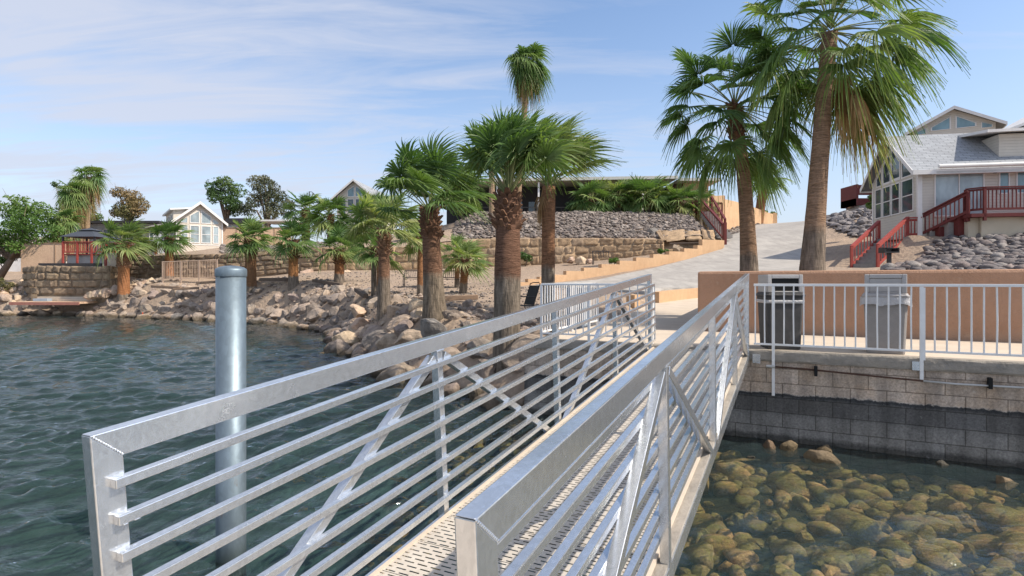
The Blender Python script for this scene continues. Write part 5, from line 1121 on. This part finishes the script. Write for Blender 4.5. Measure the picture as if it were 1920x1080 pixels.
# charcoal grill on a post
gp = P(1667, 500, 22.3); gr = thing('park_grill', gp, 'black charcoal grill on a post beside the foot of the red stairs', 'grill')
m = MB(); m.bb(gp.x-.06, gp.x+.06, gp.y-.06, gp.y+.06, gp.z-.3, gp.z+.55); build('post', m, 'dark_metal', gr)
m = MB(); m.bb(gp.x-.30, gp.x+.28, gp.y-.2, gp.y+.2, gp.z+.54, gp.z+.58); m.bb(gp.x-.30, gp.x-.27, gp.y-.2, gp.y+.2, gp.z+.58, gp.z+.74); m.bb(gp.x+.25, gp.x+.28, gp.y-.2, gp.y+.2, gp.z+.58, gp.z+.74); m.bb(gp.x-.27, gp.x+.25, gp.y+.17, gp.y+.2, gp.z+.58, gp.z+.76); build('firebox', m, 'dark_metal', gr)
m = MB()
for k in range(9): m.bb(gp.x-.26+k*.062, gp.x-.24+k*.062, gp.y-.2, gp.y+.17, gp.z+.70, gp.z+.715)
m.path([(gp.x-.27, gp.y-.2, gp.z+.71), (gp.x-.27, gp.y-.33, gp.z+.73)], .012, 6); build('grate', m, 'dark_metal', gr)
# rear gabled house on the right
rh = thing('house', P(1788, 300, 40), 'beige house with a tall gable behind the right hand house roof', 'house')
MR = frame(Vector((*XY(1712, 40), 0)), (.85, -.5)); wR = 4.5; eR = EYE+(HOR-246)/F*40; tR = EYE+(HOR-214)/F*40
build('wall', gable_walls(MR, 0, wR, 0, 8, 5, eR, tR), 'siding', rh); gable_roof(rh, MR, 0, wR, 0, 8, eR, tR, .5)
k0 = wR/2
for poly in ([(k0-1.25, eR-.15), (k0-.12, eR-.15), (k0-.12, tR-.45), (k0-1.25, eR+.10)], [(k0+.12, eR-.15), (k0+1.25, eR-.15), (k0+1.25, eR+.10), (k0+.12, tR-.45)], [(k0+1.5, eR-.3), (k0+2.1, eR-.3), (k0+2.1, eR-.12), (k0+1.5, eR+.12)], [(k0-2.1, eR-.3), (k0-1.5, eR-.3), (k0-1.5, eR+.12), (k0-2.1, eR-.12)]): window(rh, MR, 0, 0, 0, 0, 0, 'glass_blue', poly=poly)
# red deck piece beyond the mound
fd = thing('deck', P(1615, 385, 42), 'small far red deck corner on top of the dark rock mound', 'deck'); p = P(1608, 372, 42)
m = MB(); m.bb(p.x-.1, p.x+1.6, p.y, p.y+2, p.z-.5, p.z+.02); m.bb(p.x-.1, p.x+.05, p.y-.03, p.y+2, p.z-.5, p.z+1.05); m.bb(p.x+.05, p.x+1.6, p.y-.03, p.y+.05, p.z+.25, p.z+1.0); build('panel', m, 'red_wood', fd)
m = MB(); m.bb(p.x+.2, p.x+1.6, p.y+.1, p.y+1.8, p.z-1.2, p.z-.5); build('base_wall', m, 'concrete_grey', fd)
p = P(1598, 386, 43); fc = thing('crate', p, 'small pale orange crate on the far rock mound', 'crate'); m = MB(); m.bb(p.x-.22, p.x+.22, p.y-.2, p.y+.2, p.z-.15, p.z+.36); build('body', m, 'stucco_tan', fc)
m = MB()
for k in range(3): m.bb(p.x-.23, p.x+.23, p.y-.215, p.y-.201, p.z+.02+k*.12, p.z+.07+k*.12)
build('slats', m, 'white_trim', fc)

# long low building above the cobbled slope
lb = thing('long_building', P(1130, 400, 47), 'long low building with flat roof and dark shaded porch above the cobbled slope', 'building')
x0 = XY(900, 47)[0]; x1 = XY(1262, 47)[0]; zr_ = EYE+(HOR-337)/F*46
m = MB(); m.bb(x0-3, x1+3.2, 49, 56, 6.3, zr_-.15); build('wall', m, 'porch_shade', lb)  # porch shade painted as a near-black wall
m = MB(); m.add([(x0-3.4, 45.6, zr_-.28), (x1, 45.6, zr_+.02), (x1, 56.5, zr_+.35), (x0-3.4, 56.5, zr_+.05), (x0-3.4, 45.6, zr_-.02), (x1, 45.6, zr_+.26), (x1, 56.5, zr_+.6), (x0-3.4, 56.5, zr_+.3)], [(3, 2, 1, 0), (4, 5, 6, 7), (0, 1, 5, 4), (1, 2, 6, 5), (2, 3, 7, 6), (3, 0, 4, 7)]); build('roof', m, 'roof_metal', lb)
m = MB(); xa = x1+.02; xc = XY(1345, 46)[0]; m.bb(xa, xc, 45.2, 52, zr_-.22, zr_+.0); build('roof', m, 'roof_metal', lb)
m = MB(); m.bb(XY(1284, 46)[0], XY(1330, 46)[0], 46.2, 50.5, 6.3, zr_-.23); build('side_wall', m, 'stucco_far', lb)
m = MB(); m.bb(XY(1262, 46)[0], XY(1283, 46)[0], 46.6, 48, 8.6, zr_-.25); build('dark_bay', m, 'rust', lb)
for px in (932, 1010, 1119, 1205): m = MB(); x = XY(px, 46)[0]; m.bb(x-.07, x+.07, 45.9, 46.04, 6.8, zr_-.2); build('post', m, 'white_paint', lb)
m = MB(); m.bb(x0-1, x1, 45.95, 46.0, 8.15, 8.2); m.bb(x0-1, x1, 45.95, 46.0, 7.3, 7.34)
for k in range(40): x = x0-1+k*.45; m.bb(x, x+.025, 45.97, 45.99, 7.34, 8.15)
build('railing', m, 'dark_metal', lb)
for k, px in enumerate((950, 990, 1060, 1150, 1190, 1235)): window(lb, frame((XY(px, 49)[0], 48.99, 0), (1, 0)), 0, 7.6, 1.4, 1.5, 0, 'glass', mat='porch_shade')
m = MB(); x = XY(1185, 50)[0]; m.tube((x, 50, zr_+.3), (x, 50, zr_+1.4), .02, n=6); build('antenna', m, 'dark_metal', lb)
# red stairs by the long building
rs = thing('stairs', P(1335, 430, 37), 'dark red stair railing descending to the road from the long building', 'stairs')
a1 = P(1314, 398, 41.5); b1 = P(1356, 450, 35.2); a2 = a1+Vector((1.0, .6, .3)); b2 = P(1360, 438, 37.0)
slope_rail(a1, b1, 1.0, rs, 'red_wood', .45, .08); slope_rail(a2, b2, .95, rs, 'red_wood', .45, .08)
m = MB(); m.bb(b1.x-.08, b1.x+.08, b1.y-.4, b1.y-.24, 3.6, b1.z+1.05); build('post', m, 'red_wood', rs)
for i in range(10): a = a1.lerp(b1, (i+.5)/10); c = a2.lerp(b2, (i+.5)/10); m = MB(); q = (a+c)/2; m.box(q-Vector((0, 0, .1)), (1.0, .5, .2)); build('step', m, 'stair_tread', rs)
picket_rail(I4, (P(1330, 0, 43.6).x, 43.4), (P(1352, 0, 43.6).x, 43.4), 7.15, 7.15, 1.05, .14, par=rs)
picket_rail(I4, (P(1300, 0, 42).x, 42.2), (a1.x, 42.2), 7.2, 7.2, 1.0, .14, par=rs)

# left pale gabled house
lh = thing('house', P(374, 472, 44), 'pale cream cottage with a wide window gable above the left stone wall', 'house')
ML = frame(Vector((*XY(330, 44), 0)), (.8, .6)); wl_ = 3.27; zl0 = 3.9; eL = EYE+(HOR-411)/F*44; rL = EYE+(HOR-384)/F*44+.25
build('wall', gable_walls(ML, 0, wl_, 0, 9, zl0, eL, rL), 'siding_pale', lh); gable_roof(lh, ML, 0, wl_, 0, 9, eL, rL, .33, mat='shingle_tan')
def lx(px): return (px-330)/87*wl_
def lz(py): return EYE+(HOR-py)/F*45
for a, b in ((338, 352), (355, 373), (376, 395), (398, 410)): window(lh, ML, lx(a), lz(456), lx(b)-lx(a), lz(423)-lz(456), 0, 'glass_curtain', (1, 2), .06)
window(lh, ML, 0, 0, 0, 0, 0, 'glass_curtain', poly=[(lx(355), lz(419)), (lx(373), lz(419)), (lx(373), lz(394)), (lx(355), lz(405))])
window(lh, ML, 0, 0, 0, 0, 0, 'glass_curtain', poly=[(lx(376), lz(419)), (lx(395), lz(419)), (lx(395), lz(405)), (lx(376), lz(394))])
window(lh, ML, 0, 0, 0, 0, 0, 'glass_curtain', poly=[(lx(398), lz(419)), (lx(409), lz(419)), (lx(409), lz(415)), (lx(398), lz(409))])
window(lh, ML, 0, 0, 0, 0, 0, 'glass_curtain', poly=[(lx(339), lz(419)), (lx(351), lz(419)), (lx(351), lz(408)), (lx(339), lz(415))])
for px in (330, 415): m = MB(ML); m.bb(lx(px), lx(px)+.1, -.03, -.002, zl0, eL); build('corner_trim', m, 'white_trim', lh)
m = MB(ML); m.bb(0.12, wl_-.12, -.025, -.002, lz(459.5), lz(458)); build('sill_trim', m, 'white_trim', lh)
m = MB(ML); m.bb(-1.5, -.02, .8, 8, 3.9, lz(432)); build('side_wing', m, 'siding_grey', lh)
m = MB(ML); m.add([(-2.0, .2, lz(432)), (-.36, .2, lz(421)), (-.36, 8.4, lz(421)), (-2.0, 8.4, lz(432)), (-2.0, .2, lz(432)+.1), (-.36, .2, lz(421)+.1), (-.36, 8.4, lz(421)+.1), (-2.0, 8.4, lz(432)+.1)], [(3, 2, 1, 0), (4, 5, 6, 7), (0, 1, 5, 4), (1, 2, 6, 5), (2, 3, 7, 6), (3, 0, 4, 7)]); build('wing_roof', m, 'shingle_tan', lh)
m = MB(ML); m.bb(.05, 1.3, 2.2, 7.4, lz(420), lz(390)); dm = build('dormer', m, 'siding_pale', lh)
m = MB(ML); m.add([(-.2, 1.9, lz(392)), (1.55, 1.9, lz(387)), (1.55, 7.8, lz(387)), (-.2, 7.8, lz(392)), (-.2, 1.9, lz(389)), (1.55, 1.9, lz(384)), (1.55, 7.8, lz(384)), (-.2, 7.8, lz(389))], [(3, 2, 1, 0), (4, 5, 6, 7), (0, 1, 5, 4), (1, 2, 6, 5), (2, 3, 7, 6), (3, 0, 4, 7)]); build('roof', m, 'white_trim', dm)
MD = frame(ML @ Vector((.05, 7.4, 0)), (ML @ Vector((0, -1, 0))-ML @ Vector((0, 0, 0))).xy)
for a in (.6, 2.2, 3.8): window(dm, MD, a, lz(410), .7, .5, 0, 'glass')
window(lh, ML, -1.7, lz(452), .3, .7, .8, 'glass')
# far small cottage
sc2 = thing('house', P(660, 420, 60), 'small far gabled cottage with white windows behind the bushy palm', 'house')
MS = frame(Vector((*XY(632, 60), 0)), (1, -.1)); ww_ = 3.9; e2 = EYE+(HOR-368)/F*60; r2_ = EYE+(HOR-350)/F*60+.6
build('wall', gable_walls(MS, 0, ww_, 0, 8, 5, e2, r2_), 'siding', sc2); gable_roof(sc2, MS, 0, ww_, 0, 8, e2, r2_, .5)
for k in range(4): window(sc2, MS, .3+k*.85, e2-1.9, .7, 1.6, 0, 'glass', (1, 2))
window(sc2, MS, 0, 0, 0, 0, 0, 'glass_blue', poly=[(1.15, e2-.1), (1.9, e2-.1), (1.9, r2_-.5), (1.15, r2_-1.0)]); window(sc2, MS, 0, 0, 0, 0, 0, 'glass_blue', poly=[(2.0, e2-.1), (2.75, e2-.1), (2.75, r2_-1.0), (2.0, r2_-.5)])
# low grey building far left
gb = thing('low_building', P(220, 470, 56), 'low grey building with a flat dark roof behind the dark canopy', 'building')
xa, xb2 = XY(100, 56)[0], XY(300, 56)[0]; zt = EYE+(HOR-420)/F*56
m = MB(); m.bb(xa, xb2, 56, 64, 4, zt); build('wall', m, 'siding_grey', gb); m = MB(); m.bb(XY(140, 55)[0], xb2+.5, 55, 65, zt+.002, zt+.22); build('roof', m, 'dark_metal', gb)
m = MB(); m.bb(XY(100, 55)[0]-4, XY(150, 55)[0], 54.8, 60, 4, EYE+(HOR-446)/F*55); build('lean_to', m, 'concrete_grey', gb)
for px, w in ((150, 1.4), (176, 1.0), (192, .9), (206, 1.2), (228, .9)): window(gb, frame((XY(px, 56)[0], 55.99, 0), (1, 0)), 0, zt-1.5, w, 1.0, 0, 'glass')
gb2 = thing('low_building', P(445, 440, 58), 'grey roofed outbuilding just right of the cream cottage', 'building')
m = MB(); m.bb(XY(425, 58)[0], XY(470, 58)[0], 58, 62, 4, EYE+(HOR-420)/F*58); build('wall', m, 'siding_grey', gb2)
m = MB(frame((XY(418, 58)[0], 57.6, 0), (1, 0))); z = EYE+(HOR-420)/F*58; m.prism_y([(0, z), (3.2, z), (2.6, z+.55), (.6, z+.55)], 0, 5); build('roof', m, 'dark_metal', gb2)
gb3 = thing('shade_structure', P(520, 455, 50), 'pale flat shade roof on posts above the left terrace', 'shelter')
m = MB(); m.bb(XY(495, 50)[0], XY(560, 50)[0], 49, 52, EYE+(HOR-417)/F*50, EYE+(HOR-414)/F*50); build('roof', m, 'white_trim', gb3)
for px in (500, 555): m = MB(); x = XY(px, 50)[0]; m.bb(x-.06, x+.06, 49.2, 49.32, 4, EYE+(HOR-417.1)/F*50); build('post', m, 'white_trim', gb3)
wh = thing('low_building', P(5, 480, 50), 'white building glimpsed behind the far left spreading tree', 'building')
m = MB(); m.bb(XY(-60, 50)[0], XY(45, 50)[0], 50, 55, 2, EYE+(HOR-446)/F*50); build('wall', m, 'white_trim', wh); m = MB(); m.bb(XY(-65, 50)[0], XY(50, 50)[0], 49.5, 56, EYE+(HOR-446)/F*50+.003, EYE+(HOR-443)/F*50+.1); build('roof', m, 'roof_metal', wh)

# tan stucco walls
def flat_wall(px0, px1, pyb, pyt, Y, Y2, mat, name, label, caps=()):
    a = P(px0, pyb, Y); b = P(px1, pyb, Y2); a2 = P(px0, pyt, Y); b2 = P(px1, pyt, Y2); d = (b-a); d.z = 0; d.normalize(); nn = Vector((-d.y, d.x, 0))*.2; dn = Vector((0, 0, .6)); r = thing(name, a, label, 'wall'); m = MB()
    m.add([a-dn, b-dn, b+nn-dn, a+nn-dn, a2, b2, b2+nn, a2+nn], [(3, 2, 1, 0), (4, 5, 6, 7), (0, 1, 5, 4), (1, 2, 6, 5), (2, 3, 7, 6), (3, 0, 4, 7)]); build('panel', m, mat, r)
    m = MB(); up = Vector((0, 0, .05)); e = -d*.0-nn*.2; m.add([a2+e+up*.1, b2+e+up*.1, b2+nn*1.2+up*.1, a2+nn*1.2+up*.1, a2+e+up*1.4, b2+e+up*1.4, b2+nn*1.2+up*1.4, a2+nn*1.2+up*1.4], [(3, 2, 1, 0), (4, 5, 6, 7), (0, 1, 5, 4), (1, 2, 6, 5), (2, 3, 7, 6), (3, 0, 4, 7)]); build('coping', m, 'timber', r)
    for px in caps:
        f = (px-px0)/(px1-px0); p = a.lerp(b, f); q = a2.lerp(b2, f); m = MB(); m.beam(p-nn*.06-dn, q-nn*.06, .05, .04, d); build('joint', m, 'timber', r)
    return r
flat_wall(39, 120, 497, 457, 39.5, 39.8, 'stucco_tan', 'stucco_wall', 'tan panel wall at the far left beside the red deck', (103,))
flat_wall(418, 545, 462, 428, 46, 47, 'stucco_tan', 'stucco_wall', 'tan wall right of the cream cottage behind palm crowns', (443, 514))
# left red deck
ld_ = thing('deck', P(158, 495, 37.5), 'faded red railed deck on grey panels at the far left shore', 'deck')
ML2 = frame((*XY(118, 37.6), 0), (1, -.02)); zd = EYE+(HOR-476)/F*37.6; zb2 = EYE+(HOR-496)/F*37.6; wd = (200-118)/F*37.6
m = MB(ML2); m.bb(0, wd, .05, 3.5, zd-.08, zd); build('floor', m, 'red_bright', ld_)
m = MB(ML2); m.bb(.1, wd-.1, .25, .35, zb2-.3, zd-.081); build('base_panel', m, 'concrete_grey', ld_)
picket_rail(ML2, (0, 0), (wd, 0), zd, zd, .80, .13, par=ld_, mat='red_bright', pstep=.95, post_drop=.7)
picket_rail(ML2, (wd, 0), (wd+.9, .1), zd, zd, .72, .12, par=ld_, mat='red_bright', pstep=.9, ends=(1, 1))
picket_rail(ML2, (0, 3.4), (wd, 3.4), zd, zd, .80, .13, par=ld_, mat='red_bright', ends=(0, 0))
m = MB(ML2); m.bb(wd-.05, wd+.12, -.1, .05, zb2-.45, zd+.86); build('corner_post', m, 'red_bright', ld_, label='thick bright red corner post')
m = MB(ML2); m.bb(-1.4, wd-.1, -.3, -.2, zb2-.12, zb2+.08); build('fascia_board', m, 'dark_metal', ld_)
l2 = thing('deck', P(265, 470, 41), 'small red railing beside the cream cottage above the stone wall', 'deck'); M3 = frame((*XY(243, 41), 0), (1, 0)); z3 = EYE+(HOR-470)/F*41
picket_rail(M3, (0, 0), (1.9, 0), z3+.1, z3+.1, .55, .14, par=l2, mat='red_bright', pstep=.9); m = MB(M3); m.bb(-.1, 2.0, .1, .2, z3-.6, z3+.15); build('base_panel', m, 'concrete_grey', l2)
# stone pier under corner
pr_ = thing('block_pier', P(212, 497, 37.2), 'pale stacked block pier under the red deck corner', 'pier'); m = MB(); p = P(203, 500, 37.2); q = P(222, 474, 37.2)
for k in range(6): z0 = p.z+(q.z-p.z)*k/6; m.bb(p.x+.01*(k % 2), q.x-.01*((k+1) % 2), 37.1, 37.6, z0+.006, z0+(q.z-p.z)/6)
build('blocks', m, 'concrete', pr_)
# dark canopy
cp = P(170, 446, 39.3); cn = thing('canopy', Vector((cp.x, cp.y, 3.6)), 'dark grey two tier square canopy over the red deck', 'canopy'); r0 = 66/2/F*39.3
m = MB(); z0 = cp.z; 
def pyr(m, cx_, cy_, r0, r1, z0, z1): m.add([(cx_-r0, cy_-r0, z0), (cx_+r0, cy_-r0, z0), (cx_+r0, cy_+r0, z0), (cx_-r0, cy_+r0, z0), (cx_-r1, cy_-r1, z1), (cx_+r1, cy_-r1, z1), (cx_+r1, cy_+r1, z1), (cx_-r1, cy_+r1, z1)], [(0, 1, 5, 4), (1, 2, 6, 5), (2, 3, 7, 6), (3, 0, 4, 7), (4, 5, 6, 7), (3, 2, 1, 0)])
pyr(m, cp.x, cp.y, r0, .42, z0, z0+.46); build('canopy_top', m, 'canvas_dark', cn); m = MB(); pyr(m, cp.x, cp.y, .55, .03, z0+.49, z0+.68); build('vent', m, 'canvas_dark', cn)
for sx in (-1, 1):
    for sy in (-1, 1): m = MB(); m.bb(cp.x+sx*(r0-.15)-.05, cp.x+sx*(r0-.15)+.05, cp.y+sy*(r0-.15)-.05, cp.y+sy*(r0-.15)+.05, 3.6, z0+.02); build('leg', m, 'dark_metal', cn)
# small dock at far left
ds = thing('small_dock', P(95, 565, 35.3), 'small low dock with a red painted edge at the far left', 'dock'); a = P(28, 570, 35.2); b = P(156, 570, 35.2)
m = MB(); m.bb(a.x, b.x, 34.9, 36.4, a.z+.02, a.z+.14); build('deck_panel', m, 'stucco_tan', ds); m = MB(); m.bb(a.x-.05, b.x, 34.83, 34.9, a.z-.05, a.z+.13); build('red_edge', m, 'red_faded', ds)
m = MB(); m.bb(a.x+.3, b.x, 36.5, 37.0, a.z+.15, a.z+.42); m.bb(a.x+1.9, b.x-.1, 36.1, 36.45, a.z+.15, a.z+.28); build('step', m, 'concrete', ds)
m = MB(); m.bb(a.x+.6, a.x+1.5, 35.8, 36.2, a.z+.15, a.z+.32); build('locker', m, 'box_blue', ds)
# tan metal fence
mf = thing('metal_fence', P(356, 525, 36.5), 'tan metal picket fence along the beach below the cream cottage', 'fence'); a = P(305, 527, 36.3); b = P(407, 523, 36.7); h_ = (525-489)/F*36.5
m = MB(); up = Vector((0, 0, 1)); m.beam(a+up*h_, b+up*h_, .04, .05); m.beam(a+up*.12, b+up*.12, .04, .05); build('rails', m, 'fence_tan', mf)
for k in range(34): p = a.lerp(b, k/33); m = MB(); m.bb(p.x-.012, p.x+.012, p.y-.012, p.y+.012, p.z+.1, p.z+h_); build('picket', m, 'fence_tan', mf)
for k in range(4): p = a.lerp(b, k/3); m = MB(); m.bb(p.x-.035, p.x+.035, p.y-.035, p.y+.035, p.z-.2, p.z+h_+.03); build('post', m, 'fence_tan', mf)
bf = thing('metal_fence', P(22, 495, 41), 'dark metal fence under the far left spreading tree', 'fence'); m = MB(); a = P(-20, 490, 42); b = P(32, 490, 42); m.beam(a+up*1.0, b+up*1.0, .05, .05); m.beam(a+up*.1, b+up*.1, .05, .05); build('rails', m, 'dark_metal', bf)
for k in range(16): p = a.lerp(b, k/15); m = MB(); m.bb(p.x-.015, p.x+.015, p.y-.015, p.y+.015, p.z, p.z+1); build('picket', m, 'dark_metal', bf)
# lamp post
lp = thing('street_lamp', P(580, 430, 56), 'thin street lamp with a short arm above the far palms', 'street lamp'); p = P(580, 359, 56); m = MB(); m.tube((p.x, p.y, 4.5), (p.x, p.y, p.z), .07, .05, 8); build('pole', m, 'dark_metal', lp)
m = MB(); m.path([(p.x, p.y, p.z-.02), (p.x+.25, p.y, p.z-.05), (p.x+.42, p.y, p.z-.2)], .03, 6); m.bb(p.x+.3, p.x+.5, p.y-.08, p.y+.08, p.z-.32, p.z-.22); build('lamp_head', m, 'dark_metal', lp)
# ------------------------------------------------------------------ beach furniture
def bench(px, Y, rot, lab, w=1.25):
    x, y = XY(px, Y); z = HH(x, y); M = frame((x, y, z), (cos(rot), sin(rot))); r = thing('bench', (x, y, z), lab, 'bench')
    for sx in (-1, 1):
        m = MB(M); X = sx*w/2; m.bb(X-.02, X+.02, -.27, -.23, 0, .64); m.bb(X-.02, X+.02, .20, .24, 0, .44); m.beam((X, .20, .42), (X, .30, .86), .04, .04, Vector((1, 0, 0))); m.bb(X-.02, X+.02, -.27, .25, .62, .65); m.bb(X-.02, X+.02, -.23, .2, .13, .16); build('leg', m, 'dark_metal', r)
    m = MB(M)
    for k in range(6): m.bb(-w/2, w/2, -.24+k*.08, -.19+k*.08, .41, .435)
    build('seat', m, 'dark_metal', r); m = MB(M); m.beam((-w/2, .295, .84), (w/2, .295, .84), .04, .05); m.beam((-w/2, .215, .50), (w/2, .215, .50), .04, .04)
    for k in range(11): X = -w/2+.1+k*(w-.2)/10; m.beam((X, .215, .5), (X, .295, .84), .03, .015, Vector((1, 0, 0)))
    build('backrest', m, 'dark_metal', r)
bench(781, 28.5, .04, 'black metal bench on the left, facing the water beside a thin palm')
bench(848, 28.0, -.12, 'black metal bench on the right, half hidden by the thick palm trunk', 1.2)
# planter style seat / dark swing back against stone wall
x, y = XY(1128, 33.5); z = HH(x, y); gb_ = thing('bench', (x, y, z), 'dark slatted bench against the tan stone wall above the stepped wall', 'bench'); M = frame((x, y, EYE+(HOR-489)/F*33.5-.03), (1, .0))
m = MB(M); m.beam((-.5, .2, .25), (-.5, .32, .62), .03, .03, Vector((1, 0, 0)));
for k in range(7): X = -.46+k*.153; m.beam((X, .2, .27), (X, .32, .60), .10, .015, Vector((1, 0, 0)))
m.beam((-.52, .32, .62), (.52, .32, .62), .04, .05); build('backrest', m, 'dark_metal', gb_)
m = MB(M)
for k in range(5): m.bb(-.52, .52, -.25+k*.09, -.18+k*.09, .24, .26)
build('seat', m, 'dark_metal', gb_)
for sx in (-1, 1): m = MB(M); m.bb(sx*.5-.02, sx*.5+.02, -.25, -.21, -.2, .24); m.bb(sx*.5-.02, sx*.5+.02, .18, .22, -.2, .24); build('leg', m, 'dark_metal', gb_)
# camping chair
x, y = XY(1000, 15); z = H(x, y); ch = thing('patio_chair', (x, y, z), 'black mesh patio chair facing left beside the middle palms', 'chair'); M = frame((x-.26, y, z), (cos(.5), sin(.5)))
m = MB(M); m.add([(.16, -.22, .42), (.16, .22, .42), (.34, .22, .92), (.34, -.22, .92), (.19, -.22, .41), (.19, .22, .41), (.37, .22, .91), (.37, -.22, .91)], [(0, 1, 2, 3), (7, 6, 5, 4), (0, 4, 5, 1), (1, 5, 6, 2), (2, 6, 7, 3), (3, 7, 4, 0)]); build('backrest', m, 'black_mesh', ch)
m = MB(M); m.bb(-.28, .2, -.22, .22, .385, .405); build('seat', m, 'black_mesh', ch)
for sy in (-1, 1):
    Yc = sy*.25; m = MB(M); m.path([(.36, Yc, .97), (.17, Yc, .42), (.26, Yc, .02), (.24, Yc, .0)], .014, 6); m.path([(-.3, Yc, .0), (-.26, Yc, .62), (-.2, Yc, .64), (.24, Yc, .62)], .014, 6); build('side_frame', m, 'dark_metal', ch)
m = MB(M); m.path([(.36, -.25, .97), (.385, -.15, 1.0), (.385, .15, 1.0), (.36, .25, .97)], .014, 6); m.path([(-.28, -.25, .39), (-.28, .25, .39)], .014, 6); build('cross_frame', m, 'dark_metal', ch)
# loose timbers
for i, (ax, ay, bx_, by, Ya, Yb, h_, mt, lab) in enumerate([(285, 537, 340, 540, 34, 33.5, .16, 'timber', 'long weathered timber below the tan metal fence, left end'), (325, 542, 372, 540, 33, 33, .14, 'timber', 'second timber below the tan metal fence overlapping the first'), (368, 531, 410, 528, 33.5, 34, .16, 'timber_dark', 'dark timber end beside the steel pile'), (487, 524, 541, 524, 31.5, 31.5, .18, 'timber_dark', 'dark timber left of the palm midway along the wall'), (588, 526, 640, 534, 30.5, 28.5, .16, 'timber_dark', 'dark timber lying at the foot of the palm by the tan wall'), (668, 543, 686, 555, 25.5, 23, .18, 'timber_dark', 'short dark timber pointing toward the viewer near the boulders'), (776, 562, 896, 557, 18.2, 18.6, .16, 'timber', 'long pale timber edging behind the thick boulder palm'), (1255, 457, 1345, 454, 35, 34.6, .10, 'timber_dark', 'timber sleeper lying above the stepped orange wall')]):
    a = P(ax, ay, Ya); b = P(bx_, by, Yb); m = MB(); m.beam(a, b, .2, h_); tag(build('timber', m, mt, loc=a, bevel=.02), lab, 'timber')
for k, (px, py, Y, s_, lab) in enumerate([(1070, 489, 35.5, .35, 'leftmost grey rock in the row at the foot of the tan stone wall'), (1090, 490, 35.3, .38, 'brown rock in the middle of the row at the foot of the tan wall'), (1107, 490, 35.1, .26, 'right small rock in the row at the foot of the tan wall'), (1270, 466, 33.6, .35, 'orange brown rock above the stepped orange wall'), (1222, 436, 37.6, .55, 'big purplish rock at the right end of the cobbled slope'), (648, 516, 36.2, .5, 'flat rock at the foot of the wall behind the far palms'), (575, 512, 37, .5, 'low brown rock against the left wall end')]):
    put_rock(BLD['boulder_warm' if k != 4 else 'boulder_grey'], 'boulder', P(px, py, Y), s_, rk, lab, 'boulder', None)
p = P(267, 597, 33.2); fl = thing('marker_float', p, 'small orange red float lying at the far waterline', 'float'); m = MB()
m.path([(p.x-.12, p.y, .06), (p.x, p.y, .12), (p.x+.1, p.y, .08)], [.06, .1, .05], 10); build('body', m, 'float_red', fl, smooth=True); m = MB(); m.path([(p.x, p.y, .12), (p.x+.02, p.y, .38)], [.035, .02], 6); build('stem', m, 'float_red', fl)
